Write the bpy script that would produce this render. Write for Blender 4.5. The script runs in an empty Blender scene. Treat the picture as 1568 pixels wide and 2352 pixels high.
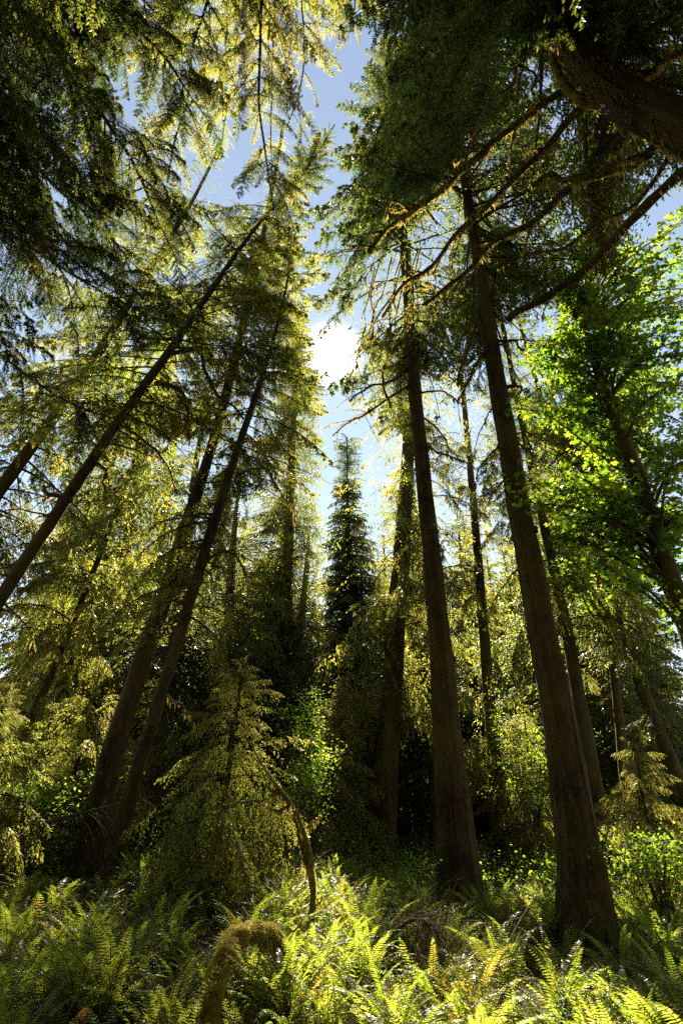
import bpy, math, random
import numpy as np
from mathutils import Vector

# ------------------------------------------------------------------ camera, sky, sun, exposure
SC = bpy.context.scene
COL = SC.collection
PITCH = math.radians(29.0)
CAMZ = 2.0
FPX = 1393.0                      # focal length in units of a 1568 x 2352 picture
cd = bpy.data.cameras.new('camera'); cam = bpy.data.objects.new('camera', cd); COL.objects.link(cam)
cd.sensor_fit = 'VERTICAL'; cd.sensor_height = 36.0; cd.sensor_width = 24.0
cd.lens = FPX / 2352 * 36.0
cd.clip_end = 900
cam.location = (0, 0, CAMZ); cam.rotation_euler = (math.radians(90) + PITCH, 0, 0)
SC.camera = cam

SUN_EL = math.radians(43.5); SUN_AZ = math.radians(-1.3)      # azimuth from +Y, negative = towards -X
SUN = np.array([math.cos(SUN_EL) * math.sin(SUN_AZ), math.cos(SUN_EL) * math.cos(SUN_AZ), math.sin(SUN_EL)])
w = bpy.data.worlds.new('World'); SC.world = w; w.use_nodes = True
nt = w.node_tree; nt.nodes.clear()
out = nt.nodes.new('ShaderNodeOutputWorld')
bg = nt.nodes.new('ShaderNodeBackground'); bg.inputs['Strength'].default_value = 0.05
sky = nt.nodes.new('ShaderNodeTexSky'); sky.sky_type = 'NISHITA'; sky.sun_disc = False
sky.sun_elevation = SUN_EL; sky.sun_rotation = SUN_AZ
sky.air_density = 1.0; sky.dust_density = 0.0; sky.ozone_density = 1.5
wb = nt.nodes.new('ShaderNodeMixRGB'); wb.blend_type = 'MULTIPLY'; wb.inputs[0].default_value = 1.0; wb.inputs[2].default_value = (1.32, 1.02, 0.77, 1)   # warm white balance
nt.links.new(sky.outputs[0], wb.inputs[1]); nt.links.new(wb.outputs[0], bg.inputs['Color'])
# the sun's aureole, part of the sky itself
tc = nt.nodes.new('ShaderNodeTexCoord')
dot = nt.nodes.new('ShaderNodeVectorMath'); dot.operation = 'DOT_PRODUCT'
dot.inputs[1].default_value = tuple(SUN)
nrm = nt.nodes.new('ShaderNodeVectorMath'); nrm.operation = 'NORMALIZE'
nt.links.new(tc.outputs['Generated'], nrm.inputs[0]); nt.links.new(nrm.outputs[0], dot.inputs[0])
def mth(op, a, b=None):
    n = nt.nodes.new('ShaderNodeMath'); n.operation = op
    for i, v in enumerate((a, b)):
        if v is None: continue
        if isinstance(v, (int, float)): n.inputs[i].default_value = v
        else: nt.links.new(v, n.inputs[i])
    return n.outputs[0]
ang = mth('ARCCOSINE', mth('MINIMUM', dot.outputs['Value'], 0.9999999))
wide = mth('MULTIPLY', mth('EXPONENT', mth('MULTIPLY', ang, -22.0)), 0.06)
tight = mth('MULTIPLY', mth('EXPONENT', mth('MULTIPLY', mth('MULTIPLY', ang, ang), -2600.0)), 40.0)
aur = nt.nodes.new('ShaderNodeBackground'); aur.inputs['Color'].default_value = (1.0, 0.93, 0.82, 1)
nt.links.new(mth('ADD', wide, tight), aur.inputs['Strength'])
addw = nt.nodes.new('ShaderNodeAddShader')
nt.links.new(bg.outputs[0], addw.inputs[0]); nt.links.new(aur.outputs[0], addw.inputs[1])
nt.links.new(addw.outputs[0], out.inputs['Surface'])

sd = bpy.data.lights.new('sun', 'SUN'); sun = bpy.data.objects.new('sun', sd); COL.objects.link(sun)
sd.energy = 5.0; sd.angle = math.radians(0.5); sd.color = (1.0, 0.90, 0.72)
sun.rotation_euler = Vector(SUN).to_track_quat('Z', 'Y').to_euler()

vs = SC.view_settings; vs.view_transform = 'Standard'; vs.look = 'None'; vs.gamma = 1; vs.exposure = 2.52
SC.render.engine = 'CYCLES'
cy = SC.cycles
cy.max_bounces = 6; cy.diffuse_bounces = 4; cy.glossy_bounces = 2; cy.transmission_bounces = 4; cy.transparent_max_bounces = 4
cy.sample_clamp_indirect = 2.0
cy.use_denoising = False

# ------------------------------------------------------------------ helpers
def pix(px, py, Y):
    """the point at forward distance Y that the photograph shows at (px, py) of 1568 x 2352"""
    u = (px - 784) / FPX; v = (py - 1176) / FPX
    c, s = math.cos(PITCH), math.sin(PITCH)
    r = (u, c + v * s, s - v * c)
    k = Y / r[1]
    return np.array([u * k, Y, CAMZ + r[2] * k])
def pix_radius(width, px, py, Y):
    v = (py - 1176) / FPX
    return 0.5 * width / FPX * Y / (math.cos(PITCH) + v * math.sin(PITCH))
def sstep(a, b, x):
    t = np.clip((np.asarray(x, float) - a) / (b - a), 0, 1); return t * t * (3 - 2 * t)
def ground_z(x, y):
    x = np.asarray(x, float); y = np.asarray(y, float)
    h = 0.03 * np.clip(y, -20, 40)
    h = h + 0.80 * sstep(2.4, -3.0, x) * sstep(5, 15, y)
    h = h + 0.10 * np.sin(x * 0.9 + 1.3) * np.sin(y * 0.7 + 0.4) + 0.05 * np.sin(x * 2.3 + y * 1.7) 
    return h

class Geo:
    """collects vertices and faces with a material slot per face, builds ONE mesh"""
    def __init__(s): s.v = []; s.f = []; s.n = 0
    def add(s, verts, faces, m=0):
        verts = np.asarray(verts, np.float32).reshape(-1, 3); faces = np.asarray(faces, np.int64)
        if len(verts) == 0 or len(faces) == 0: return
        s.v.append(verts); s.f.append((faces + s.n, m)); s.n += len(verts)
    def quads(s, q, m=0):
        q = np.asarray(q, np.float32)
        if len(q): s.add(q.reshape(-1, 3), np.arange(len(q) * q.shape[1]).reshape(len(q), q.shape[1]), m)
    def mesh(s, name, mats, origin=(0, 0, 0), smooth=False):
        me = bpy.data.meshes.new(name)
        V = np.concatenate(s.v) - np.asarray(origin, np.float32)
        me.vertices.add(len(V)); me.vertices.foreach_set('co', V.astype(np.float32).ravel())
        loops = np.concatenate([f.ravel() for f, _ in s.f])
        sizes = np.concatenate([np.full(len(f), f.shape[1]) for f, _ in s.f])
        mi = np.concatenate([np.full(len(f), m) for f, m in s.f])
        me.loops.add(len(loops)); me.loops.foreach_set('vertex_index', loops.astype(np.int32))
        me.polygons.add(len(sizes))
        st = np.zeros(len(sizes), np.int32); st[1:] = np.cumsum(sizes)[:-1]
        me.polygons.foreach_set('loop_start', st)
        try: me.polygons.foreach_set('loop_total', sizes.astype(np.int32))
        except Exception: pass
        me.polygons.foreach_set('material_index', mi.astype(np.int32))
        me.polygons.foreach_set('use_smooth', np.full(len(sizes), bool(smooth)))
        for m in mats: me.materials.append(m)
        me.update(calc_edges=True)
        return me

def link(name, me, parent=None, loc=None):
    o = bpy.data.objects.new(name, me); COL.objects.link(o)
    if parent is not None: o.parent = parent
    if loc is not None: o.location = [float(a) for a in loc]
    return o
def tag(o, label=None, cat=None, group=None, kind=None):
    for k, v in (('label', label), ('category', cat), ('group', group), ('kind', kind)):
        if v: o[k] = v
    return o
def root(name, loc, label, cat, group=None):
    o = link(name, None, None, loc); o.empty_display_size = 0.3
    return tag(o, label, cat, group)
def copy_tree(o, parent=None):
    c = o.copy(); COL.objects.link(c)
    if parent is not None: c.parent = parent
    for ch in list(o.children): copy_tree(ch, c)
    return c

def resample(P, n):
    P = np.asarray(P, float)
    d = np.r_[0, np.cumsum(np.linalg.norm(np.diff(P[:, :3], axis=0), axis=1))]
    t = np.linspace(0, d[-1], n)
    # smooth through the points (monotone cubic-ish by Catmull-Rom on chord length)
    out = np.empty((n, P.shape[1]))
    m = np.gradient(P, d, axis=0) if len(P) > 2 else np.repeat((P[1:] - P[:1]) / d[-1], 2, 0)
    i = np.clip(np.searchsorted(d, t, side='right') - 1, 0, len(P) - 2)
    h = (d[i + 1] - d[i])[:, None]; u = ((t - d[i])[:, None]) / h
    out = ((2*u**3 - 3*u**2 + 1) * P[i] + (u**3 - 2*u**2 + u) * h * m[i] + (-2*u**3 + 3*u**2) * P[i+1] + (u**3 - u**2) * h * m[i+1])
    return out
def frames(P):
    T = np.gradient(P, axis=0); T /= np.linalg.norm(T, axis=1)[:, None] + 1e-12
    ref = np.array([0, 0, 1.0]) if abs(T[0][2]) < 0.9 else np.array([1.0, 0, 0])
    N = np.empty_like(P); n = np.cross(T[0], ref); n /= np.linalg.norm(n); N[0] = n
    for i in range(1, len(P)):
        n = n - T[i] * np.dot(n, T[i]); n /= np.linalg.norm(n) + 1e-12; N[i] = n
    return T, N, np.cross(T, N)
def tube(geo, P, R, sides=8, m=0, cap=True, lump=0.0, seed=0, ridge=0.0):
    P = np.asarray(P, float); n = len(P); R = np.broadcast_to(np.asarray(R, float), (n,))
    T, N, B = frames(P)
    th = np.linspace(0, 2 * np.pi, sides, endpoint=False)
    rr = R[:, None] * np.ones((1, sides))
    rg = np.random.default_rng(seed)
    s = np.r_[0, np.cumsum(np.linalg.norm(np.diff(P, axis=0), axis=1))][:, None]
    if lump:
        ph = rg.uniform(0, 6.28, 8)
        L = sum(np.sin((k + 1) * th[None] + ph[k] + s * fr / (R.mean() * 3 + 1e-3)) / (k + 1) for k, fr in enumerate((1.1, -1.7, 2.3, -3.1)))
        rr = rr * (1 + lump * L)
    if ridge:
        ph = rg.uniform(0, 6.28, 9)
        for k, kk in enumerate((9, 13, 19, 26)):
            rr = rr * (1 + ridge / (1 + 0.4 * k) * np.sin(kk * th[None] + ph[k] + 1.2 * np.sin(s * (0.7 + 0.5 * k) + ph[k + 4]) + s * 0.25 * (-1) ** k))
    V = P[:, None] + rr[:, :, None] * (np.cos(th)[None, :, None] * N[:, None] + np.sin(th)[None, :, None] * B[:, None])
    i = np.arange(n - 1)[:, None] * sides; j = np.arange(sides)[None]; j2 = (j + 1) % sides
    F = np.stack([i + j, i + j2, i + sides + j2, i + sides + j], -1).reshape(-1, 4)
    base = geo.n
    geo.add(V.reshape(-1, 3), F, m)
    if cap:
        for k, e in ((0, -1), (n - 1, 1)):
            ring = k * sides + np.arange(sides)
            c = np.vstack([V[k], P[k] + T[k] * e * R[k] * 0.25])
            f = np.stack([np.arange(sides), (np.arange(sides) + 1) % sides, np.full(sides, sides)], -1)
            if e < 0: f = f[:, ::-1]
            geo.add(c, f, m)
def cones(geo, A, B, r, m=0):
    """many thin three-sided twigs from points A to points B"""
    A = np.asarray(A, float); B = np.asarray(B, float); n = len(A)
    if n == 0: return
    D = B - A; D /= np.linalg.norm(D, axis=1)[:, None] + 1e-9
    ref = np.where(np.abs(D[:, 2:3]) < 0.9, np.array([[0, 0, 1.0]]), np.array([[1.0, 0, 0]]))
    U = np.cross(D, ref); U /= np.linalg.norm(U, axis=1)[:, None] + 1e-9; W = np.cross(D, U)
    r = np.broadcast_to(np.asarray(r, float), (n,))[:, None]
    V = np.stack([A + U * r, A + (-0.5 * U + 0.87 * W) * r, A + (-0.5 * U - 0.87 * W) * r, B], 1)
    k = np.arange(n)[:, None] * 4
    F = np.concatenate([k + np.array([[0, 1, 3]]), k + np.array([[1, 2, 3]]), k + np.array([[2, 0, 3]])])
    geo.add(V.reshape(-1, 3), F, m)

# ------------------------------------------------------------------ materials
def newmat(name):
    m = bpy.data.materials.new(name); m.use_nodes = True
    t = m.node_tree; t.nodes.clear()
    return m, t, t.nodes.new('ShaderNodeOutputMaterial')
def nd(t, kind, **kw):
    n = t.nodes.new(kind)
    for k, v in kw.items():
        if k in n.inputs: n.inputs[k].default_value = v
        else: setattr(n, k, v)
    return n
def ramp(t, fac, stops):
    r = t.nodes.new('ShaderNodeValToRGB'); e = r.color_ramp.elements
    while len(e) < len(stops): e.new(0.5)
    for k, (p, c) in enumerate(stops): e[k].position = p; e[k].color = (*c, 1)
    t.links.new(fac, r.inputs[0]); return r.outputs[0]
def leaf_mat(name, refl, trans, rough=0.45, spec=0.35, mixf=0.58, scale=0.6, glossy_tint=None):
    """thin leaf: part reflects, part lets light through; refl / trans are lists of colours spread by a noise"""
    m, t, o = newmat(name)
    tc = nd(t, 'ShaderNodeTexCoord'); oi = nd(t, 'ShaderNodeObjectInfo')
    addv = nd(t, 'ShaderNodeVectorMath', operation='ADD'); t.links.new(tc.outputs['Object'], addv.inputs[0])
    mulv = nd(t, 'ShaderNodeMath', operation='MULTIPLY'); mulv.inputs[1].default_value = 37.0
    t.links.new(oi.outputs['Random'], mulv.inputs[0]); t.links.new(mulv.outputs[0], addv.inputs[1])
    nz = nd(t, 'ShaderNodeTexNoise', Scale=scale, Detail=5.0, Roughness=0.7); t.links.new(addv.outputs[0], nz.inputs['Vector'])
    isl = nd(t, 'ShaderNodeNewGeometry')
    mx = nd(t, 'ShaderNodeMath', operation='MULTIPLY_ADD'); mx.inputs[1].default_value = 0.30
    t.links.new(isl.outputs['Random Per Island'], mx.inputs[0])
    sub = nd(t, 'ShaderNodeMath', operation='SUBTRACT'); sub.inputs[1].default_value = 0.15
    t.links.new(nz.outputs['Fac'], sub.inputs[0]); t.links.new(sub.outputs[0], mx.inputs[2])
    ps = [0.30 + 0.4 * k / (len(refl) - 1) for k in range(len(refl))]
    cr = ramp(t, mx.outputs[0], list(zip(ps, refl)))
    ps = [0.30 + 0.4 * k / (len(trans) - 1) for k in range(len(trans))]
    ct = ramp(t, mx.outputs[0], list(zip(ps, trans)))
    pb = nd(t, 'ShaderNodeBsdfPrincipled'); pb.inputs['Roughness'].default_value = rough
    pb.inputs['Specular IOR Level'].default_value = spec
    t.links.new(cr, pb.inputs['Base Color'])
    tl = nd(t, 'ShaderNodeBsdfTranslucent'); t.links.new(ct, tl.inputs['Color'])
    ms = nd(t, 'ShaderNodeMixShader'); ms.inputs[0].default_value = mixf
    t.links.new(pb.outputs[0], ms.inputs[1]); t.links.new(tl.outputs[0], ms.inputs[2])
    t.links.new(ms.outputs[0], o.inputs['Surface'])
    return m
def bark_mat(name, dark, mid, light, moss=(0.10, 0.095, 0.02), moss_amt=0.5, vs=9.0):
    m, t, o = newmat(name)
    tc = nd(t, 'ShaderNodeTexCoord')
    mp = nd(t, 'ShaderNodeMapping'); mp.inputs['Scale'].default_value = (vs, vs, vs * 0.16)
    t.links.new(tc.outputs['Object'], mp.inputs['Vector'])
    n1 = nd(t, 'ShaderNodeTexNoise', Scale=1.0, Detail=7.0, Roughness=0.68, Distortion=0.5); t.links.new(mp.outputs[0], n1.inputs['Vector'])
    mp2 = nd(t, 'ShaderNodeMapping'); mp2.inputs['Scale'].default_value = (vs * 1.6, vs * 1.6, vs * 0.30); t.links.new(tc.outputs['Object'], mp2.inputs['Vector'])
    vo = nd(t, 'ShaderNodeTexVoronoi', feature='DISTANCE_TO_EDGE', Scale=1.0); t.links.new(mp2.outputs[0], vo.inputs['Vector'])
    cr = nd(t, 'ShaderNodeMapRange'); cr.inputs['From Max'].default_value = 0.14; cr.inputs['To Min'].default_value = 0.72; t.links.new(vo.outputs['Distance'], cr.inputs['Value'])
    hm = nd(t, 'ShaderNodeMath', operation='MULTIPLY'); t.links.new(n1.outputs['Fac'], hm.inputs[0]); t.links.new(cr.outputs[0], hm.inputs[1])
    col = ramp(t, hm.outputs[0], [(0.30, dark), (0.50, mid), (0.70, light)])
    n2 = nd(t, 'ShaderNodeTexNoise', Scale=0.55, Detail=6.0, Roughness=0.7); t.links.new(tc.outputs['Object'], n2.inputs['Vector'])
    n3 = nd(t, 'ShaderNodeTexNoise', Scale=7.0, Detail=4.0, Roughness=0.7); t.links.new(mp.outputs[0], n3.inputs['Vector'])
    mm = nd(t, 'ShaderNodeMath', operation='MULTIPLY_ADD'); mm.inputs[1].default_value = 0.35
    t.links.new(n3.outputs['Fac'], mm.inputs[0]); t.links.new(n2.outputs['Fac'], mm.inputs[2])
    e = 0.86 - 0.28 * moss_amt
    mr = nd(t, 'ShaderNodeMapRange'); mr.inputs['From Min'].default_value = e - 0.1; mr.inputs['From Max'].default_value = e + 0.12
    mr.inputs['To Max'].default_value = 0.85
    t.links.new(mm.outputs[0], mr.inputs['Value'])
    mix = nd(t, 'ShaderNodeMixRGB'); t.links.new(mr.outputs[0], mix.inputs[0]); t.links.new(col, mix.inputs[1]); mix.inputs[2].default_value = (*moss, 1)
    pb = nd(t, 'ShaderNodeBsdfPrincipled'); pb.inputs['Roughness'].default_value = 0.9; pb.inputs['Specular IOR Level'].default_value = 0.15
    t.links.new(mix.outputs[0], pb.inputs['Base Color'])
    bp = nd(t, 'ShaderNodeBump'); bp.inputs['Strength'].default_value = 0.9; bp.inputs['Distance'].default_value = 0.05
    t.links.new(hm.outputs[0], bp.inputs['Height']); t.links.new(bp.outputs[0], pb.inputs['Normal'])
    t.links.new(pb.outputs[0], o.inputs['Surface'])
    return m

M = {}
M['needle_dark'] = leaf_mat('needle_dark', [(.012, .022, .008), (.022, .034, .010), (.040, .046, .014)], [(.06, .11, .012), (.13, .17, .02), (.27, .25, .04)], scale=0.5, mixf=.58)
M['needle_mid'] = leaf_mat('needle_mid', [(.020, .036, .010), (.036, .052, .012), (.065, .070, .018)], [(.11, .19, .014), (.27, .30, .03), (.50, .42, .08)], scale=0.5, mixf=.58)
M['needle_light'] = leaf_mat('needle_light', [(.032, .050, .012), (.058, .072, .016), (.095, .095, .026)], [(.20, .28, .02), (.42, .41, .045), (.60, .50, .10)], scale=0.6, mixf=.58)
M['needle_far'] = leaf_mat('needle_far', [(.022, .038, .016), (.036, .054, .018), (.06, .068, .022)], [(0.0945, 0.149, 0.027), (0.203, 0.23, 0.0405), (0.351, 0.324, 0.0675)], scale=0.35)
M['maple_leaf'] = leaf_mat('maple_leaf', [(.026, .046, .008), (.05, .075, .012), (.08, .095, .016)], [(.09, .21, .010), (.22, .37, .016), (.44, .48, .03)], rough=0.45, scale=0.9)
M['shrub_leaf'] = leaf_mat('shrub_leaf', [(.035, .065, .012), (.06, .09, .014), (.085, .10, .02)], [(0.162, 0.324, 0.0162), (0.297, 0.459, 0.027), (0.459, 0.513, 0.0405)], scale=1.2, rough=.65, spec=.15)
M['fern_leaf'] = leaf_mat('fern_leaf', [(.036, .060, .013), (.068, .088, .018), (.11, .112, .028)], [(.16, .27, .016), (.36, .44, .03), (.60, .56, .07)], rough=0.42, spec=0.5, mixf=0.55, scale=1.6)
M['fern_yellow'] = leaf_mat('fern_yellow', [(.09, .095, .018), (.12, .11, .02), (.15, .11, .022)], [(.34, .37, .03), (.48, .44, .04), (.54, .36, .035)], rough=0.38, spec=0.5, mixf=0.45, scale=1.6)
M['fern_dead'] = leaf_mat('fern_dead', [(.07, .030, .014), (.12, .055, .022), (.17, .085, .03)], [(.20, .08, .02), (.32, .15, .03), (.42, .22, .05)], rough=0.7, spec=0.1, scale=2.0)
M['moss'] = leaf_mat('moss', [(.10, .085, .020), (.18, .15, .035), (.26, .21, .055)], [(.30, .25, .05), (.46, .37, .08), (.58, .48, .13)], rough=0.9, spec=0.05, mixf=0.5, scale=4.0)
M['bark'] = bark_mat('bark', (.010, .006, .003), (.038, .023, .010), (.12, .074, .030), moss=(.085, .072, .018), moss_amt=0.7, vs=6.5)
M['bark_mossy'] = bark_mat('bark_mossy', (.010, .007, .003), (.030, .022, .009), (.06, .044, .016), moss=(.075, .062, .012), moss_amt=1.1)
M['bark_red'] = bark_mat('bark_red', (.009, .006, .003), (.040, .026, .011), (.13, .088, .036), moss=(.085, .070, .016), moss_amt=0.75, vs=7.5)
M['twig'] = bark_mat('twig', (.02, .014, .009), (.05, .036, .022), (.09, .07, .04), moss=(.11, .09, .025), moss_amt=0.8, vs=14)
M['dry_twig'] = bark_mat('dry_twig', (.06, .035, .02), (.12, .075, .045), (.20, .14, .09), moss_amt=0.0, vs=14)
def moss_skin():
    m, t, o = newmat('moss_skin')
    tc = nd(t, 'ShaderNodeTexCoord')
    n = nd(t, 'ShaderNodeTexNoise', Scale=9.0, Detail=8.0, Roughness=0.75); t.links.new(tc.outputs['Object'], n.inputs['Vector'])
    nb = nd(t, 'ShaderNodeTexNoise', Scale=3.2, Detail=3.0); t.links.new(tc.outputs['Object'], nb.inputs['Vector'])
    mb = nd(t, 'ShaderNodeMath', operation='MULTIPLY_ADD'); mb.inputs[1].default_value = 0.55; t.links.new(nb.outputs['Fac'], mb.inputs[0]); sb = nd(t, 'ShaderNodeMath', operation='SUBTRACT'); sb.inputs[1].default_value = 0.26; t.links.new(n.outputs['Fac'], sb.inputs[0]); t.links.new(sb.outputs[0], mb.inputs[2])
    c = ramp(t, mb.outputs[0], [(0.30, (.03, .022, .008)), (0.40, (.10, .08, .010)), (0.56, (.20, .155, .016)), (0.72, (.28, .22, .028))])
    pb = nd(t, 'ShaderNodeBsdfPrincipled'); pb.inputs['Roughness'].default_value = 1.0; pb.inputs['Specular IOR Level'].default_value = 0.05
    t.links.new(c, pb.inputs['Base Color'])
    n2 = nd(t, 'ShaderNodeTexNoise', Scale=60.0, Detail=4.0); t.links.new(tc.outputs['Object'], n2.inputs['Vector'])
    bp = nd(t, 'ShaderNodeBump'); bp.inputs['Strength'].default_value = 1.0; bp.inputs['Distance'].default_value = 0.03
    t.links.new(n2.outputs['Fac'], bp.inputs['Height']); t.links.new(bp.outputs[0], pb.inputs['Normal'])
    t.links.new(pb.outputs[0], o.inputs['Surface']); return m
M['moss_skin'] = moss_skin()
def soil():
    m, t, o = newmat('forest_soil')
    tc = nd(t, 'ShaderNodeTexCoord')
    n = nd(t, 'ShaderNodeTexNoise', Scale=1.4, Detail=9.0, Roughness=0.72); t.links.new(tc.outputs['Object'], n.inputs['Vector'])
    c = ramp(t, n.outputs['Fac'], [(0.3, (.018, .012, .008)), (0.48, (.045, .030, .016)), (0.6, (.05, .045, .015)), (0.75, (.09, .06, .03))])
    pb = nd(t, 'ShaderNodeBsdfPrincipled'); pb.inputs['Roughness'].default_value = 0.95; t.links.new(c, pb.inputs['Base Color'])
    n2 = nd(t, 'ShaderNodeTexNoise', Scale=14.0, Detail=6.0); t.links.new(tc.outputs['Object'], n2.inputs['Vector'])
    bp = nd(t, 'ShaderNodeBump'); bp.inputs['Strength'].default_value = 1.0; bp.inputs['Distance'].default_value = 0.06
    t.links.new(n2.outputs['Fac'], bp.inputs['Height']); t.links.new(bp.outputs[0], pb.inputs['Normal'])
    t.links.new(pb.outputs[0], o.inputs['Surface']); return m
M['soil'] = soil()

# ------------------------------------------------------------------ ground
def make_ground():
    xs = np.unique(np.concatenate([np.linspace(-300, -16, 30), np.linspace(-16, 16, 130), np.linspace(16, 300, 30)]))
    ys = np.unique(np.concatenate([np.linspace(-120, -6, 12), np.linspace(-6, 40, 180), np.linspace(40, 420, 40)]))
    X, Y = np.meshgrid(xs, ys)
    Z = ground_z(X, Y) - 0.0 + 0.035 * np.sin(X * 5.1 + Y * 2.2) * np.sin(Y * 4.3 - X * 1.1)
    n = len(xs); i = np.arange(len(ys) - 1)[:, None] * n; j = np.arange(n - 1)[None]
    F = np.stack([i + j, i + j + 1, i + n + j + 1, i + n + j], -1).reshape(-1, 4)
    g = Geo(); g.add(np.stack([X, Y, Z], -1).reshape(-1, 3), F)
    tag(link('ground', g.mesh('ground', [M['soil']], smooth=True)), kind='structure')
make_ground()

# ------------------------------------------------------------------ openings in the canopy that let the sun reach what the photo shows lit
# (centre of what is lit, radius): leaves that would stand between it and the sun are left out
OPEN = []
def opening(p, r): OPEN.append((np.asarray(p, float), r))
for x, y, z, r in ((-0.3, 7.0, .7, 1.15), (1.0, 6.5, .7, 1.1), (0.3, 9.0, 1.0, 1.3), (-0.6, 11.5, 1.2, 1.4), (1.2, 11, 1.0, 1.0), (-1.0, 14.5, 1.6, 1.5), (0.4, 14.0, 1.4, 1.2),
                   (-0.8, 17.5, 2.0, 1.6), (2.2, 7.0, .7, .7), (2.9, 8.0, .8, .45), (-4.2, 10.0, 1.6, .6), (-5.0, 12.0, 2.0, .7), (-2.3, 7.0, .8, .35), (4.6, 9.6, 1.3, .9), (5.2, 12.5, 1.6, .9),
                   (-1.2, 13.0, 4.0, 1.3), (-1.9, 13.0, 6.2, 1.3), (-5.8, 16.0, 5.0, 1.2), (-6.5, 16.0, 7.0, 1.2), (2.0, 9.5, 12.8, .9), (3.4, 8.5, 12.6, .9), (4.6, 6.2, 14.5, 1.0), (0, 0, 2, .75), (1.6, 9.0, 1.0, .9), (1.4, 13.5, 1.3, .9), (-1.6, 17, 2.1, 1.2), (-1.9, 10, 1.4, .8), (-1.0, 6, .8, .7), (.8, 17, 1.6, 1.0)):
    opening((x, y, z), r)
for px, py, Y, r in ((470, 150, 8.5, 1.5), (600, 120, 8.5, 1.4), (680, 120, 9.5, 1.2), (560, 330, 10.5, 1.3), (880, 20, 9.6, 1.0), (390, 330, 9.5, 1.2), (250, 120, 7.5, 1.0),
                     (1000, 440, 8.9, .8), (930, 500, 9.7, .8), (1060, 600, 10, .8), (1230, 420, 8.2, .6), (1275, 150, 6.5, .7), (1285, 100, 6.4, .5), (1330, 75, 6.2, .6), (1362, 10, 5.7, .6), (1425, 240, 6.3, .5), (880, 660, 10.8, .8),
                     (1300, 800, 13, 1.6), (1420, 700, 13, 1.6), (1300, 1050, 13, 1.4), (1480, 950, 13, 1.4), (540, 1000, 14, 1.0), (560, 1250, 14, 1.0), (150, 1300, 13, 1.3), (300, 900, 13, 1.2), (100, 700, 10, 1.2), (200, 1700, 15, 1.2), (1184, 285, 7.6, 1.08), (1084, 372, 8.5, 1.08), (1024, 425, 9, 1.08), (949, 480, 9.6, 0.94), (1159, 430, 8.4, 0.94), (1104, 485, 8.9, 0.94), (1034, 555, 9.6, 0.94), (984, 615, 10.2, 0.94), (1284, 450, 8, 0.68), (1134, 560, 9.3, 0.68), (900, 640, 11, .7),
                     (1150, 1500, 25, 1.6), (1150, 1750, 25, 1.5), (1300, 1650, 22, 1.3), (1430, 1690, 17, 1.0), (1500, 1500, 20, 1.4), (860, 1350, 25, 1.6), (850, 1650, 25, 1.5), (820, 1150, 27, 1.5), (40, 1620, 13.5, 1.2), (690, 1680, 23, 1.6), (640, 1300, 32, 1.8), (450, 1500, 24, 1.5), (300, 1300, 24, 1.6), (80, 1450, 20, 1.5), (30, 1250, 20, 1.4), (480, 750, 14, 1.2), (650, 620, 14, 1.0), (330, 450, 9.5, 1.0), (1540, 1250, 13, 1.2), (1220, 900, 13, 1.0), (1200, 1000, 22, 1.5), (1540, 2080, 9.5, 1.0), (120, 2020, 9.5, .8), (200, 1985, 11, .8), (330, 2160, 8, .5), (420, 2250, 7, .4), (1440, 2260, 5.1, .5), (560, 2170, 7.8, .6), (1500, 2000, 13, .9), (1250, 300, 14, 1.0), (1080, 1650, 26, 1.4), (1480, 1750, 22, 1.2), (1350, 1450, 24, 1.4), (1040, 1350, 30, 1.5), (1000, 900, 22, 1.3), (1080, 1000, 24, 1.4), (230, 1600, 16.5, 1.6), (160, 1720, 16, 1.2), (600, 1900, 15, 1.0), (1180, 1820, 22, 1.0), (380, 2010, 12, .7), (60, 2080, 9, .7)):
    opening(pix(px, py, Y), r)
_r = np.random.default_rng(3)
for _ in range(70): opening(pix(_r.uniform(0, 1568), _r.uniform(250, 1900), _r.uniform(9, 27)), _r.uniform(.6, 1.25))
for p_ in ((1.2, 15, 1.5, 1.2), (2.0, 11, 1.0, 1.0), (.3, 16, 1.7, 1.2), (-1.0, 7.6, 1.1, .6), (0, 8, .9, 1.6), (1.0, 10.5, 1.0, 1.3), (-.6, 13, 1.5, 1.5), (-.9, 16, 1.9, 1.5), (2.4, 6.0, .8, .8), (-4.2, 10, 1.6, 1.1), (-5, 12, 2, 1.2), (-3, 8, 1.2, .7), (-3.2, 12, 1.7, .9), (3.2, 7.2, .8, .7), (4.8, 9, 1.2, 1.2), (2.6, 9, .9, .6), (-1.4, 11.5, 1.6, 1.0), (7.05, 24.5, 8.0, 1.6), (7.2, 24.5, 6.0, 1.4), (5.2, 23, 7.5, 1.4), (8.2, 22, 8.0, 1.4), (4.6, 23, 5.0, 1.3), (7.6, 22, 4.0, 1.2), (0, 12, 1.4, 1.3)): opening(p_[:3], p_[3])
CO = np.array([c for c, _ in OPEN]); RO = np.array([r for _, r in OPEN])
def vnoise(P, s=1.0):
    P = P * s
    return (np.sin(P[:, 0] * 2.1 + 1.7 * np.sin(P[:, 2] * 1.3)) * np.sin(P[:, 1] * 1.9 + 1.1) * np.sin(P[:, 2] * 2.3 + 1.4 * np.sin(P[:, 0] * 1.7)))
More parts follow.
